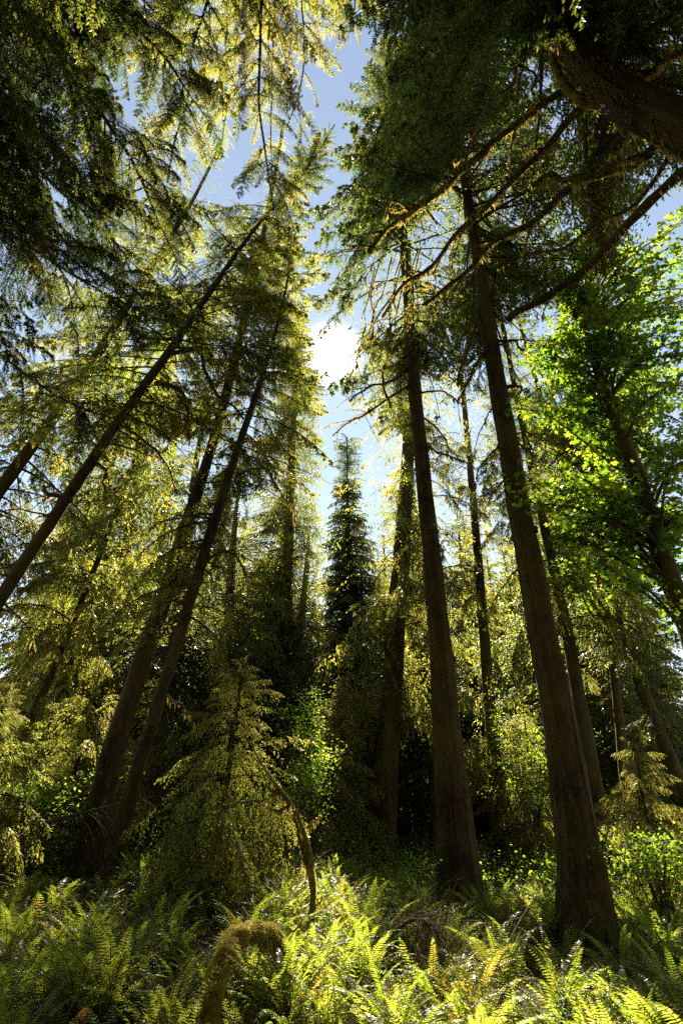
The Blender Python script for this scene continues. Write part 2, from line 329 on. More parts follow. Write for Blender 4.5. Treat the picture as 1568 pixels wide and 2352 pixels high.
def lit_cull(P, rng, keep=0.06):
    """True for points to keep"""
    c0 = P.mean(0); rad = np.abs(P - c0).max() * 1.5
    D = c0 - CO; tt = D @ SUN; pp = np.linalg.norm(D - tt[:, None] * SUN, axis=1)
    near = np.nonzero((tt > -rad) & (pp < RO * 1.25 + rad))[0]
    if not len(near): return np.ones(len(P), bool)
    hit = np.zeros(len(P), bool); nz = 0.30 * vnoise(P, 1.3)
    for i in near:
        d = P - CO[i]; t = d @ SUN
        perp = np.linalg.norm(d - t[:, None] * SUN, axis=1)
        hit |= (t > 0.9 * RO[i] + 0.5) & (perp < RO[i] * (0.9 + nz))
    return ~hit | (rng.random(len(P)) < keep)

# ------------------------------------------------------------------ conifer branches
def spray(seed, nsec=26, nleaf=13, sec_len=0.34, leaf_l=0.045, leaf_w=0.013, droop=0.22, hang=0.5, rise=0.10, bare=0.12, tri=False):
    """a conifer branch of length 1 along +x: side twigs in a fan, each set with small flat sprays"""
    r = np.random.default_rng(seed)
    def axis(t): return np.stack([t, 0.05 * np.sin(t * 5 + seed) * t, rise * np.sin(np.pi * t * 0.8) - droop * t ** 2], -1)
    t = np.linspace(bare, 0.99, nsec) + r.normal(0, 0.012, nsec)
    side = np.where(np.arange(nsec) % 2 == 0, 1.0, -1.0)
    prof = np.clip((t - bare) / 0.16, 0.25, 1) * np.clip((1.05 - t), 0.08, 1) ** 0.75
    ln = sec_len * prof * r.uniform(0.6, 1.25, nsec)
    A = axis(t)
    angl = np.radians(r.normal(56, 9, nsec))
    D = np.stack([np.cos(angl), side * np.sin(angl), r.normal(-0.08, 0.10, nsec) - hang * 0.35], -1)
    D /= np.linalg.norm(D, axis=1)[:, None]
    u = np.linspace(0.08, 1.0, nleaf)[None, :]
    # twig curve: straight part plus hanging
    Pt = A[:, None] + D[:, None] * (ln[:, None] * u)[..., None]
    Pt[..., 2] -= hang * ln[:, None] * u ** 2 * 0.8
    Pt += r.normal(0, 0.004, Pt.shape)
    Td = np.gradient(Pt, axis=1); Td /= np.linalg.norm(Td, axis=2)[..., None] + 1e-9
    up = np.array([0, 0, 1.0])
    S = np.cross(Td, up); S /= np.linalg.norm(S, axis=2)[..., None] + 1e-9
    leaves = []
    for sg in (1, -1):
        a = np.radians(r.normal(48, 12, Pt.shape[:2]))
        d = Td * np.cos(a)[..., None] + sg * S * np.sin(a)[..., None]
        d[..., 2] -= 0.15 + hang * 0.45 * r.random(Pt.shape[:2])
        d /= np.linalg.norm(d, axis=2)[..., None]
        l = leaf_l * r.uniform(0.55, 1.35, Pt.shape[:2]) * (1.15 - 0.55 * u)
        wv = np.cross(d, up) + r.normal(0, 0.35, d.shape); wv -= d * np.sum(wv * d, -1)[..., None]; wv /= np.linalg.norm(wv, axis=2)[..., None] + 1e-9
        w_ = leaf_w * r.uniform(0.7, 1.3, Pt.shape[:2])
        p0 = Pt; p2 = Pt + d * l[..., None]; mid = Pt + d * (l * 0.42)[..., None] 
        if tri: q = np.stack([p0 - wv * w_[..., None] * .6, p0 + wv * w_[..., None] * .6, p2], 2)
        else: q = np.stack([p0, mid + wv * w_[..., None] * .5, p2, mid - wv * w_[..., None] * .5], 2)
        leaves.append(q.reshape(-1, q.shape[2], 3))
    return dict(leaf=np.concatenate(leaves), axis=axis(np.linspace(0, 1, 7)), A=A, B=Pt[:, -1], M=Pt[:, nleaf // 2], n=nsec)

NEAR = [spray(s, 30, 15, 0.36, 0.042, 0.013, hang=h, droop=d) for s, h, d in ((1, .35, .12), (2, .6, .25), (3, .5, .18), (4, .9, .32), (5, .4, .05), (6, .75, .28))]
PEND = [spray(s, 28, 18, 0.34, 0.050, 0.013, hang=h, droop=d, rise=.16) for s, h, d in ((11, 1.5, .30), (12, 1.9, .42), (13, 1.3, .36), (14, 2.2, .5))]
FINE = [spray(s, 40, 22, 0.32, 0.030, 0.0085, hang=h, droop=d) for s, h, d in ((21, .5, .15), (22, .9, .25), (23, .7, .2), (24, 1.3, .35))]
FAR = [spray(s, 18, 8, 0.38, 0.085, 0.028, hang=h, droop=d, tri=True) for s, h, d in ((31, .5, .15), (32, .9, .28), (33, .7, .2))]

def pix_x(P):
    return 784 + FPX * P[:, 0] / (P[:, 1] * math.cos(PITCH) + (P[:, 2] - CAMZ) * math.sin(PITCH))
def place_sprays(geo, items, rng, leaf_slot=0, twig_slot=1, cull=False, edge=None, thin=1.0, twigs=True, axis_r=0.012):
    """items: list of (template, origin, direction, length, roll)"""
    for tp, o, d, L, roll in items:
        d = np.asarray(d, float); d = d / np.linalg.norm(d)
        up = np.array([0, 0, 1.0]); s = np.cross(up, d); s /= np.linalg.norm(s) + 1e-9
        u = np.cross(d, s)
        s, u = s * math.cos(roll) + u * math.sin(roll), u * math.cos(roll) - s * math.sin(roll)
        # keep gravity vertical for the droop: mix tilted frame with world up
        R = np.stack([d, s, u], 1) * L
        q = tp['leaf'] @ R.T + o
        c = q[:, 0]
        k = rng.random(len(q)) < thin
        if cull: k &= lit_cull(c, rng, cull if isinstance(cull, float) else .06)
        if edge is not None: k &= edge(c, rng)              # one-sided crowns, and a top thinned to let sun reach the slope
        geo.quads(q[k], leaf_slot)
        if twigs:
            ax = tp['axis'] @ R.T + o
            if (cull or edge) and k.mean() < .4 * thin: continue
            kr = np.linspace(1, 0.15, len(ax)) * axis_r * L
            tube(geo, ax, kr, 4, twig_slot, cap=False)
            A = tp['A'] @ R.T + o; B = tp['M'] @ R.T + o; C = tp['B'] @ R.T + o
            if cull:
                kk = lit_cull(B, rng, 0.1); A, B, C = A[kk], B[kk], C[kk]
            cones(geo, A, B * .3 + C * .7, 0.0022 * L + 0.002, twig_slot)

def along(P, z):
    """point of polyline P (increasing height) at height z"""
    return np.array([np.interp(z, P[:, 2], P[:, k]) for k in range(3)])

def crown_items(P, z0, z1, n, Lmax, temps, rng, top_angle=35, low_angle=-18, power=0.7, az=None, lmin=0.35, low_short=0.6, jitter=0.35, front=0, front_z=99):
    items = []
    f = np.sort(rng.random(n) ** 0.92)
    ga = rng.uniform(0, 6.28)
    for i, s in enumerate(f):
        z = z0 + (z1 - z0) * s
        a = ga + i * 2.39996 + rng.normal(0, 0.35)
        if az is not None:
            lo, hi = az
            a = math.radians(rng.uniform(lo, hi))
        if front and z < front_z:                      # the photo shows the trunk bare on the side towards the camera
            o = along(P, z); tow = math.atan2(-o[1], -o[0]); dv = (a - tow + math.pi) % (2 * math.pi) - math.pi
            if abs(dv) < math.radians(front): continue
        L = Lmax * (max(0.0, 1 - s) ** power) * (low_short + (1 - low_short) * min(1, s * 5)) * rng.uniform(1 - jitter, 1 + jitter * 0.6)
        L = max(L, lmin)
        el = math.radians(low_angle + (top_angle - low_angle) * s ** 1.3 + rng.normal(0, 8))
        d = (math.cos(el) * math.cos(a), math.cos(el) * math.sin(a), math.sin(el))
        items.append((temps[rng.integers(len(temps))], along(P, z), d, L, rng.normal(0, 0.25)))
    return items

def moss_strands(geo, P, R, rng, per_m=22, lmin=0.06, lmax=0.28, m=0, wid=0.022):
    """tufts of moss hanging below a limb"""
    P = np.asarray(P); seg = np.linalg.norm(np.diff(P, axis=0), axis=1); tot = seg.sum()
    n = int(tot * per_m)
    if n < 1: return
    s = np.sort(rng.random(n)) * tot; c = np.r_[0, np.cumsum(seg)]
    X = np.stack([np.interp(s, c, P[:, k]) for k in range(3)], -1); rr = np.interp(s, c, np.broadcast_to(R, (len(P),)))
    clump = 0.35 + 0.65 * (np.sin(s * 5.3 + rng.uniform(0, 6)) * 0.5 + 0.5) ** 2
    a = rng.uniform(0, 6.28, n)
    X = X + np.stack([np.cos(a), np.sin(a), -0.5 * np.ones(n)], -1) * (rr * 0.75)[:, None]
    l = rng.uniform(lmin, lmax, n) * clump
    b = rng.uniform(0, 6.28, n); wv = np.stack([np.cos(b), np.sin(b), np.zeros(n)], -1) * wid * rng.uniform(.5, 1.4, n)[:, None]
    sw = rng.normal(0, 0.12, (n, 3)); sw[:, 2] = -1; 
    tip = X + sw * l[:, None]; mid = X + sw * (l * 0.45)[:, None] + rng.normal(0, 0.01, (n, 3))
    geo.quads(np.stack([X - wv, X + wv, mid + wv * .7, mid - wv * .7], 1), m)
    geo.quads(np.stack([mid - wv * .7, mid + wv * .7, tip], 1), m)

def limb(tree, org, pts, r0, r1, rng, mat='bark_mossy', moss=0, twigs=0, n=None, wob=0.06, sides=8, lmax=0.38, label=None, name='branch', twig_len=0.7):
    """a bare limb as a child of its tree, with side twigs in the same mesh and hanging moss as its sub-part"""
    P = resample(pts, n or max(8, int(len(pts) * 5)))
    k = len(P); s = np.linspace(0, 1, k)
    for ax in range(3):
        P[:, ax] += wob * s * (np.sin(s * 11 + rng.uniform(0, 6)) + 0.6 * np.sin(s * 23 + rng.uniform(0, 6)))
    R = r0 + (r1 - r0) * s ** 0.8
    g = Geo(); tube(g, P, R, sides, 0, lump=0.13, seed=int(rng.integers(1e6)))
    mg = Geo()
    for _ in range(twigs):
        i = rng.integers(k // 5, k - 1); o = P[i]
        t = P[min(i + 1, k - 1)] - P[i - 1]; t /= np.linalg.norm(t)
        d = t * rng.uniform(.2, .9) + rng.normal(0, .6, 3) * np.array([1, 1, .55]); d /= np.linalg.norm(d)
        L = rng.uniform(.35, 1.0) * twig_len
        Q = np.array([o + d * L * u + np.array([0, 0, -0.35 * L * u * u]) + rng.normal(0, .02, 3) * u for u in np.linspace(0, 1, 6)])
        tr = np.linspace(max(R[i] * .4, .008), .004, 6); tube(g, Q, tr, 5, 0, cap=False)
        if moss: moss_strands(mg, Q, tr, rng, moss * .8, .04, lmax * .7)
    if moss: moss_strands(mg, P, R, rng, moss, .05, lmax)
    b = link(name, g.mesh(name, [M[mat]], org, True), tree)
    if label: b['label'] = label
    if mg.n: link('moss_clumps', mg.mesh('moss_clumps', [M['moss']], org), b)
    return P

def trunk_from_pixels(px, Y, ztop, lean_keep=0.4, rtop=0.06):
    """px: (x, y, width) down to up"""
    P = [np.r_[pix(a, b, Y), pix_radius(wd, a, b, Y)] for a, b, wd in px]
    gz = float(ground_z(P[0][0], P[0][1])) - 0.35
    d = P[0] - P[1]; 
    if P[0][2] > gz + 0.05:
        k = (P[0][2] - gz) / max(1e-3, -(d[2])) if d[2] < -1e-3 else 0
        base = P[0].copy(); base[:3] = P[0][:3] + d[:3] * min(k, 3.0); base[2] = gz; base[3] = P[0][3] * 1.12
        P.insert(0, base)
    d = P[-1][:3] - P[-3][:3]; d /= np.linalg.norm(d)
    z = P[-1][2]; n = 4
    if ztop > z + 1:
        p = P[-1].copy(); r_end = p[3]
        for i in range(1, n + 1):
            d = d * (1 - (1 - lean_keep) * .4) + np.array([0, 0, (1 - lean_keep) * .4]); d /= np.linalg.norm(d)
            p = p.copy(); st = (ztop - z) / n / max(d[2], .3); p[:3] = p[:3] + d * st; p[3] = r_end + (rtop - r_end) * i / n
            P.append(p)
    return np.array(P)

def conifer(name, label, P4, crown=None, bark='bark', needle='needle_mid', temps=NEAR, seed=0, group=None, cat='tree', sides=28, ridge=0.018, flare=1.0,
            cull=True, thin=1.0, stubs=0, extra=None, axis_r=0.012, dead=0, edge=None):
    rng = np.random.default_rng(seed)
    base = P4[0, :3].copy(); base[2] = float(ground_z(base[0], base[1]))
    t = root(name, base, label, cat, group)
    n = 70; Q = resample(P4, n); P, R = Q[:, :3], np.maximum(Q[:, 3], 0.015)
    hh = P[:, 2] - base[2]
    R = R * (1 + 0.45 * flare * np.exp(-np.clip(hh, 0, None) / 0.55))
    g = Geo(); tube(g, P, R, sides, 0, lump=0.035, seed=seed, ridge=ridge)
    if R[3] > .3:
        for k in range(7):
            a = k * .9 + rng.normal(0, .2); r0 = R[3]; dr = np.array([math.cos(a), math.sin(a), 0])
            X = np.array([base + dr * r0 * f + np.array([0, 0, h]) for f, h in ((.55, 1.0), (.95, .42), (1.35, .16), (1.9, .02), (2.5, -.18))])
            tube(g, resample(X, 12), np.linspace(r0 * .38, r0 * .10, 12), 10, 0, lump=.12, seed=k)
    link('trunk', g.mesh('trunk', [M[bark]], base, True), t)
    g = Geo()
    for c in (crown or []):
        it = crown_items(P, rng=rng, temps=c.get('temps', temps), **{k: v for k, v in c.items() if k not in ('temps', 'thin')})
        place_sprays(g, it, rng, cull=cull, thin=c.get('thin', thin), axis_r=axis_r, edge=edge)
    for (tp, o, d, L) in (extra or []):
        place_sprays(g, [(tp, np.asarray(o), d, L, rng.normal(0, .25))], rng, cull=False, axis_r=axis_r)
    # bare dead twigs and stubs low on the trunk
    for _ in range(dead):
        z = base[2] + (P[-1, 2] - base[2]) * rng.uniform(.12, .62); o = along(P, z); a = rng.uniform(0, 6.28); L = rng.uniform(.5, 1.9)
        X = np.array([o + np.array([math.cos(a) * L * u, math.sin(a) * L * u, L * (.12 * u - .55 * u * u)]) for u in np.linspace(0, 1, 7)]) + rng.normal(0, .025, (7, 3))
        tube(g, X, np.linspace(.03, .006, 7), 5, 1, cap=False)
        moss_strands(g, X, np.full(7, .015), rng, 16, .05, .3, m=2)
    if g.n: link('crown', g.mesh('crown', [M[needle], M['twig'], M['moss']], base), t)
    return t, P, R, base

# ------------------------------------------------------------------ the large trees, each set where the photograph shows its trunk
R_ = np.random.default_rng(5)
TG = 'large conifer trunks around the clearing'
T = {}
P4 = trunk_from_pixels([(1064, 2120, 118), (1052, 2000, 96), (1032, 1750, 70), (1012, 1500, 53), (985, 1220, 39), (962, 1000, 31), (946, 820, 27), (938, 700, 24)], 18, 46)
T['R1'] = conifer('conifer_tree', 'tall dark straight conifer rising just right of the sun', P4,
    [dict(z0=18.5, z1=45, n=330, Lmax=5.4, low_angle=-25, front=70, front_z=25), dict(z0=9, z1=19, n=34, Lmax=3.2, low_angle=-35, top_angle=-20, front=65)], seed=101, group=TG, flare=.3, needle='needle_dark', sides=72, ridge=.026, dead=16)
P4 = trunk_from_pixels([(868, 2040, 84), (880, 1850, 62), (898, 1600, 48), (915, 1350, 40), (930, 1150, 31), (938, 1000, 25)], 27, 38)
T['R1b'] = conifer('conifer_tree', 'broad fluted old conifer trunk half behind the tall straight trunk, olive drooping boughs', P4,
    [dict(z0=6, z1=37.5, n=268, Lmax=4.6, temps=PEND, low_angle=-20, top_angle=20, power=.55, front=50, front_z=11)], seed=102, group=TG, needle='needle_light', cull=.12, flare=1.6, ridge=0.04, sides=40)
P4 = trunk_from_pixels([(1352, 2190, 134), (1335, 2000, 106), (1290, 1700, 76), (1235, 1400, 60), (1185, 1130, 48), (1150, 930, 41), (1118, 740, 33), (1100, 620, 26)], 13, 38)
T['R2'] = conifer('conifer_tree', 'thickest reddish brown trunk with streaked bark on the right, leaning to the centre overhead', P4,
    [dict(z0=16.5, z1=37.5, n=300, Lmax=5.4, low_angle=-22, front=70, front_z=21), dict(z0=9.5, z1=17, n=26, Lmax=2.6, low_angle=-40, top_angle=-20, front=70)], seed=103, group=TG, flare=.3, bark='bark_red', needle='needle_dark', sides=80, ridge=.03, dead=14)
P4 = trunk_from_pixels([(1402, 2060, 50), (1400, 2020, 45), (1360, 1780, 36), (1310, 1500, 28), (1265, 1280, 22), (1235, 1150, 18)], 20, 30)
T['R3'] = conifer('conifer_tree', 'slim dark conifer trunk running close behind the thickest reddish trunk', P4,
    [dict(z0=7, z1=29, n=174, Lmax=3.4, temps=PEND)], seed=104, group=TG, needle='needle_mid', dead=12)
P4 = trunk_from_pixels([(1155, 1990, 50), (1143, 1850, 36), (1130, 1700, 29), (1108, 1420, 23), (1092, 1220, 18)], 26, 34)
T['R5'] = conifer('conifer_tree', 'narrow conifer standing midway between the two thick right trunks, yellow green boughs low down', P4,
    [dict(z0=4.5, z1=33, n=217, Lmax=3.5, temps=PEND, power=.6)], seed=105, group=TG, needle='needle_light', dead=8)
P4 = trunk_from_pixels([(1500, 2000, 38), (1440, 1750, 28), (1380, 1560, 24), (1330, 1420, 18)], 26, 30)
T['R6'] = conifer('conifer_tree', 'thin dark trunk at the right behind a pale lit hemlock spray', P4,
    [dict(z0=6, z1=29, n=174, Lmax=3.4)], seed=106, group=TG, needle='needle_dark', dead=8)
P4 = trunk_from_pixels([(1620, 1900, 34), (1590, 1850, 32), (1500, 1650, 28), (1430, 1460, 24), (1385, 1350, 19)], 23, 30)
T['R7'] = conifer('conifer_tree', 'thin dark trunk slanting up from the lower right edge below the maple', P4,
    [dict(z0=6, z1=29, n=159, Lmax=3.2)], seed=107, group=TG, needle='needle_dark', dead=8)
P4 = trunk_from_pixels([(205, 1975, 66), (255, 1750, 52), (320, 1540, 43), (385, 1350, 35), (430, 1200, 30), (470, 1080, 24)], 15, 30)
T['L2'] = conifer('conifer_tree', 'thicker brown one of the leaning pair of trunks on the left bank', P4,
    [dict(z0=9.5, z1=29.5, n=190, Lmax=4.2, front=60)], seed=108, group=TG, flare=.5, needle='needle_mid', sides=56, dead=7)
P4 = trunk_from_pixels([(262, 1965, 44), (330, 1720, 30), (400, 1500, 27), (470, 1270, 24), (530, 1080, 18), (590, 900, 13), (625, 790, 8)], 14, 21, rtop=.03)
T['L3'] = conifer('conifer_tree', 'slimmer one of the leaning left pair, its feathery tip below left of the sun', P4,
    [dict(z0=6.5, z1=20.7, n=190, Lmax=3.0, front=65, front_z=15.5, temps=PEND[:2] + NEAR, low_angle=-28)], seed=109, group=TG, flare=.4, needle='needle_light', dead=9)
P4 = trunk_from_pixels([(-360, 1960, 46), (-100, 1530, 34), (100, 1225, 27), (250, 1000, 22), (390, 805, 18), (510, 630, 12), (590, 520, 8), (680, 420, 5)], 13, 26, lean_keep=.8, rtop=.02)
T['L1'] = conifer('conifer_tree', 'strongly leaning dark trunk crossing the left side up to a fine twiggy top', P4,
    [dict(z0=11, z1=25.5, n=230, Lmax=3.6, low_angle=-15, front=42, front_z=20.5)], seed=110, group=TG, needle='needle_mid', dead=22)
P4 = trunk_from_pixels([(-190, 1420, 36), (0, 1125, 29), (130, 950, 24), (240, 790, 20), (330, 640, 15), (420, 500, 9)], 16.5, 31, lean_keep=.7)
T['L4'] = conifer('conifer_tree', 'mossy leaning trunk at the far left edge, lit along its left side', P4,
    [dict(z0=9, z1=30.5, n=203, Lmax=4.2, front=60, front_z=22)], seed=111, group=TG, bark='bark_mossy', needle='needle_mid', dead=12)
P4 = trunk_from_pixels([(-60, 1960, 34), (20, 1760, 24), (100, 1590, 19), (180, 1400, 14)], 20, 24)
T['L5'] = conifer('conifer_tree', 'slim leaning conifer low at the left edge behind the ferns', P4,
    [dict(z0=3.5, z1=23.5, n=174, Lmax=3.6, temps=PEND)], seed=112, group=TG, needle='needle_light', dead=6)
P4 = trunk_from_pixels([(640, 1900, 50), (652, 1600, 34), (668, 1100, 18), (684, 760, 5)], 33, 38)
T['C1'] = conifer('conifer_tree', 'tall dense conifer left of the sky gap, its edge falling straight below the sun', P4,
    [dict(z0=5, z1=37.6, n=680, Lmax=4.5, temps=PEND + NEAR, power=.5, lmin=.8)], seed=113, group=TG, needle='needle_mid', cull=.36, edge=lambda P, r: P[:, 0] < -1.28 + .22 * np.sin(P[:, 2] * 1.1) + .2 * np.sin(P[:, 2] * 3.7 + P[:, 1]) + r.normal(0, .12, len(P)))
P4 = trunk_from_pixels([(806, 1950, 40), (803, 1600, 27), (800, 1300, 15), (797, 1060, 3)], 46, 35.5)
T['C2'] = conifer('conifer_tree', 'distant dark pointed conifer in the sky gap right of centre', P4,
    [dict(z0=4, z1=35.2, n=820, Lmax=5.0, temps=FAR, power=.8, lmin=1.3, top_angle=5)], seed=114, group=TG, needle='needle_dark', cull=False, flare=.2, axis_r=.02, edge=lambda P, r: (P[:, 2] < 30) | (r.random(len(P)) < .4))
P4 = trunk_from_pixels([(640, 1960, 26), (668, 1700, 21), (690, 1450, 17), (705, 1300, 12)], 36, 21)
T['C3'] = conifer('conifer_tree', 'thin bare trunk standing behind the bright bush left of centre', P4,
    [dict(z0=7, z1=20.6, n=190, Lmax=3.0, power=.45, lmin=.8)], seed=115, group=TG, needle='needle_mid', dead=14, cull=.3)

# dead and mossy boughs on those trunks
RL = np.random.default_rng(66)
def bough(key, Y, lst, w0, w1, moss=45, tw=4, lm=.35, **k):
    limb(T[key][0], T[key][3], [pix(a, b, Y + dy) for a, b, dy in lst], pix_radius(w0, lst[0][0], lst[0][1], Y), pix_radius(w1, lst[-1][0], lst[-1][1], Y), RL, moss=moss, twigs=tw, lmax=lm, wob=.05, sides=7, **k)
bough('R1', 18, [(938, 845, 0), (890, 880, -.4), (840, 888, -.8), (802, 925, -1.0)], 8, 3, tw=8, twig_len=1.3)
bough('R1', 18, [(938, 885, 0), (870, 930, -.6), (820, 960, -1), (765, 1000, -1.3)], 7, 2, tw=7, twig_len=1.3)
bough('R1', 18, [(942, 770, 0), (905, 800, -.5), (880, 850, -.9), (892, 930, -1.0)], 9, 4, 80, 5, .5)
bough('R1', 18, [(950, 905, 0), (1010, 898, -.4), (1065, 930, -.8)], 6, 2, tw=6)
bough('R1', 18, [(962, 1010, 0), (1020, 1045, -.4), (1085, 1062, -.7)], 6, 2, tw=6)
bough('R1', 18, [(955, 950, 0), (1000, 980, .5), (1040, 1040, .9)], 6, 2, tw=6)
bough('L1', 13, [(395, 812, 0), (450, 803, -.2), (470, 845, -.3), (500, 905, -.4), (565, 965, -.5)], 12, 4, 30, 7, twig_len=1.0)
bough('L1', 13, [(358, 880, 0), (408, 890, -.2), (428, 940, -.3), (433, 1005, -.35)], 12, 4, 50, 4)
bough('L1', 13, [(270, 972, 0), (330, 1010, -.2), (385, 1070, -.4), (402, 1130, -.5)], 7, 3, 30, 6)
bough('L1', 13, [(168, 1148, 0), (130, 1140, -.1), (92, 1118, -.2)], 17, 7, 20, 2)
bough('L1', 13, [(222, 1062, 0), (245, 1085, -.1), (236, 1118, -.2)], 8, 4, 60, 1)
bough('L1', 13, [(420, 765, 0), (350, 790, .3), (270, 800, .6), (210, 860, .8)], 8, 3, 30, 6)
bough('R2', 13, [(1104, 700, 0), (1085, 770, -.2), (1062, 835, -.4), (1050, 885, -.5)], 10, 4, 30, 5)
bough('R2', 13, [(1110, 810, 0), (1086, 850, -.2), (1050, 930, -.3)], 9, 3, 30, 5)
bough('R2', 13, [(1128, 785, 0), (1168, 782, -.2), (1205, 802, -.3)], 8, 4, 20, 3)
bough('R2', 13, [(1160, 890, 0), (1186, 886, -.1), (1196, 905, -.15)], 9, 5, 20, 1)
bough('R2', 13, [(1205, 1220, 0), (1228, 1215, -.1), (1232, 1225, -.1)], 9, 6, 0, 0)
bough('L3', 14, [(470, 1290, 0), (520, 1265, -.1), (560, 1300, -.2), (570, 1370, -.3)], 7, 3, 50, 5)
bough('L3', 14, [(545, 1090, 0), (600, 1075, -.2), (640, 1120, -.3), (680, 1200, -.4)], 6, 2, 50, 6)
bough('L3', 14, [(505, 1190, 0), (450, 1180, .2), (420, 1215, .3)], 6, 3, 40, 4)

# left edge, behind the leaning trunks
for k, (px, Y, H, lab) in enumerate(((60, 27, 25, 'dark conifer standing behind the leaning left trunks, near the left edge'),
                                 (150, 30, 29, 'slender conifer deep behind the leaning left trunks, olive boughs against the sky'), (250, 33, 30, 'second slender conifer deep behind the leaning left trunks, darker than its neighbour'), (330, 24, 21, 'conifer behind the leaning left pair, dark boughs filling the space above it'),
                                     (470, 29, 20, 'conifer between the leaning left pair and the dense one below the sun'),
                                     (1300, 33, 30, 'conifer behind the thickest reddish trunk, boughs against blue sky'),
                                     (1010, 36, 30, 'conifer directly behind the tall straight trunk right of the sun'),
                                     (1500, 30, 26, 'shaded conifer behind the maple at the right edge'))):
    b = pix(px, 1985, Y); gz = float(ground_z(b[0], Y))
    P4 = np.array([[b[0], Y, gz - .3, .36], [b[0] + .1, Y, gz + H * .4, .3], [b[0] - .1, Y, gz + H * .8, .13], [b[0], Y, gz + H, .03]])
    conifer('conifer_tree', lab, P4, [dict(z0=gz + 4, z1=gz + H - .2, n=217, Lmax=4.4, power=.6)], seed=130 + k, group='conifers of the second row', needle=('needle_mid', 'needle_dark')[k % 2])

# ------------------------------------------------------------------ young hemlocks with hanging sprays
for k, (px, py, Y, H, Lm, lab) in enumerate((
        (556, 1500, 13.0, None, 1.9, 'young yellow green hemlock with hanging sprays, right of the leaning left pair'),
        (225, 1545, 16.5, None, 2.2, 'young golden green hemlock behind the leaning left pair, lit from above'),
        (20, 1570, 13.5, None, 1.9, 'young hemlock with drooping sprays cut by the left picture edge'),
        (775, 1560, 25, None, 2.2, 'small hemlock behind the mossy sapling in the middle'),
        (1195, 1600, 25, None, 2.0, 'young hemlock with yellow sprays between the two thick right trunks'),
        (1440, 1640, 17, None, 1.4, 'young hemlock with pale lit tip right of the thickest trunk'),
        (700, 1640, 30, None, 2.4, 'small shaded hemlock at the back of the clearing beside the bright bush'),
        (390, 1690, 19, None, 1.8, 'dark young hemlock in the shade between the leaning pair and the golden one'))):
    top = pix(px, py, Y); gz = float(ground_z(top[0], Y)); H = top[2] - gz
    P4 = np.array([[top[0] - .12 * (k == 0) * 4, Y, gz - .2, .03 + H * .009], [top[0] - .1, Y, gz + H * .4, .02 + H * .006], [top[0], Y, gz + H * .8, .03], [top[0] + .06, Y, gz + H, .008]])
    conifer('young_hemlock', lab, P4, [dict(z0=gz + H * .10, z1=gz + H * .99, n=int(70 + H * 5), Lmax=Lm * 1.25, temps=PEND, low_angle=-10, top_angle=35, power=.75, lmin=.2, low_short=.8)],
            seed=150 + k, group='young hemlocks under the big trees', cat='young tree', needle='needle_light' if k != 7 else 'needle_dark', sides=12, ridge=0, flare=.2, cull=.28)

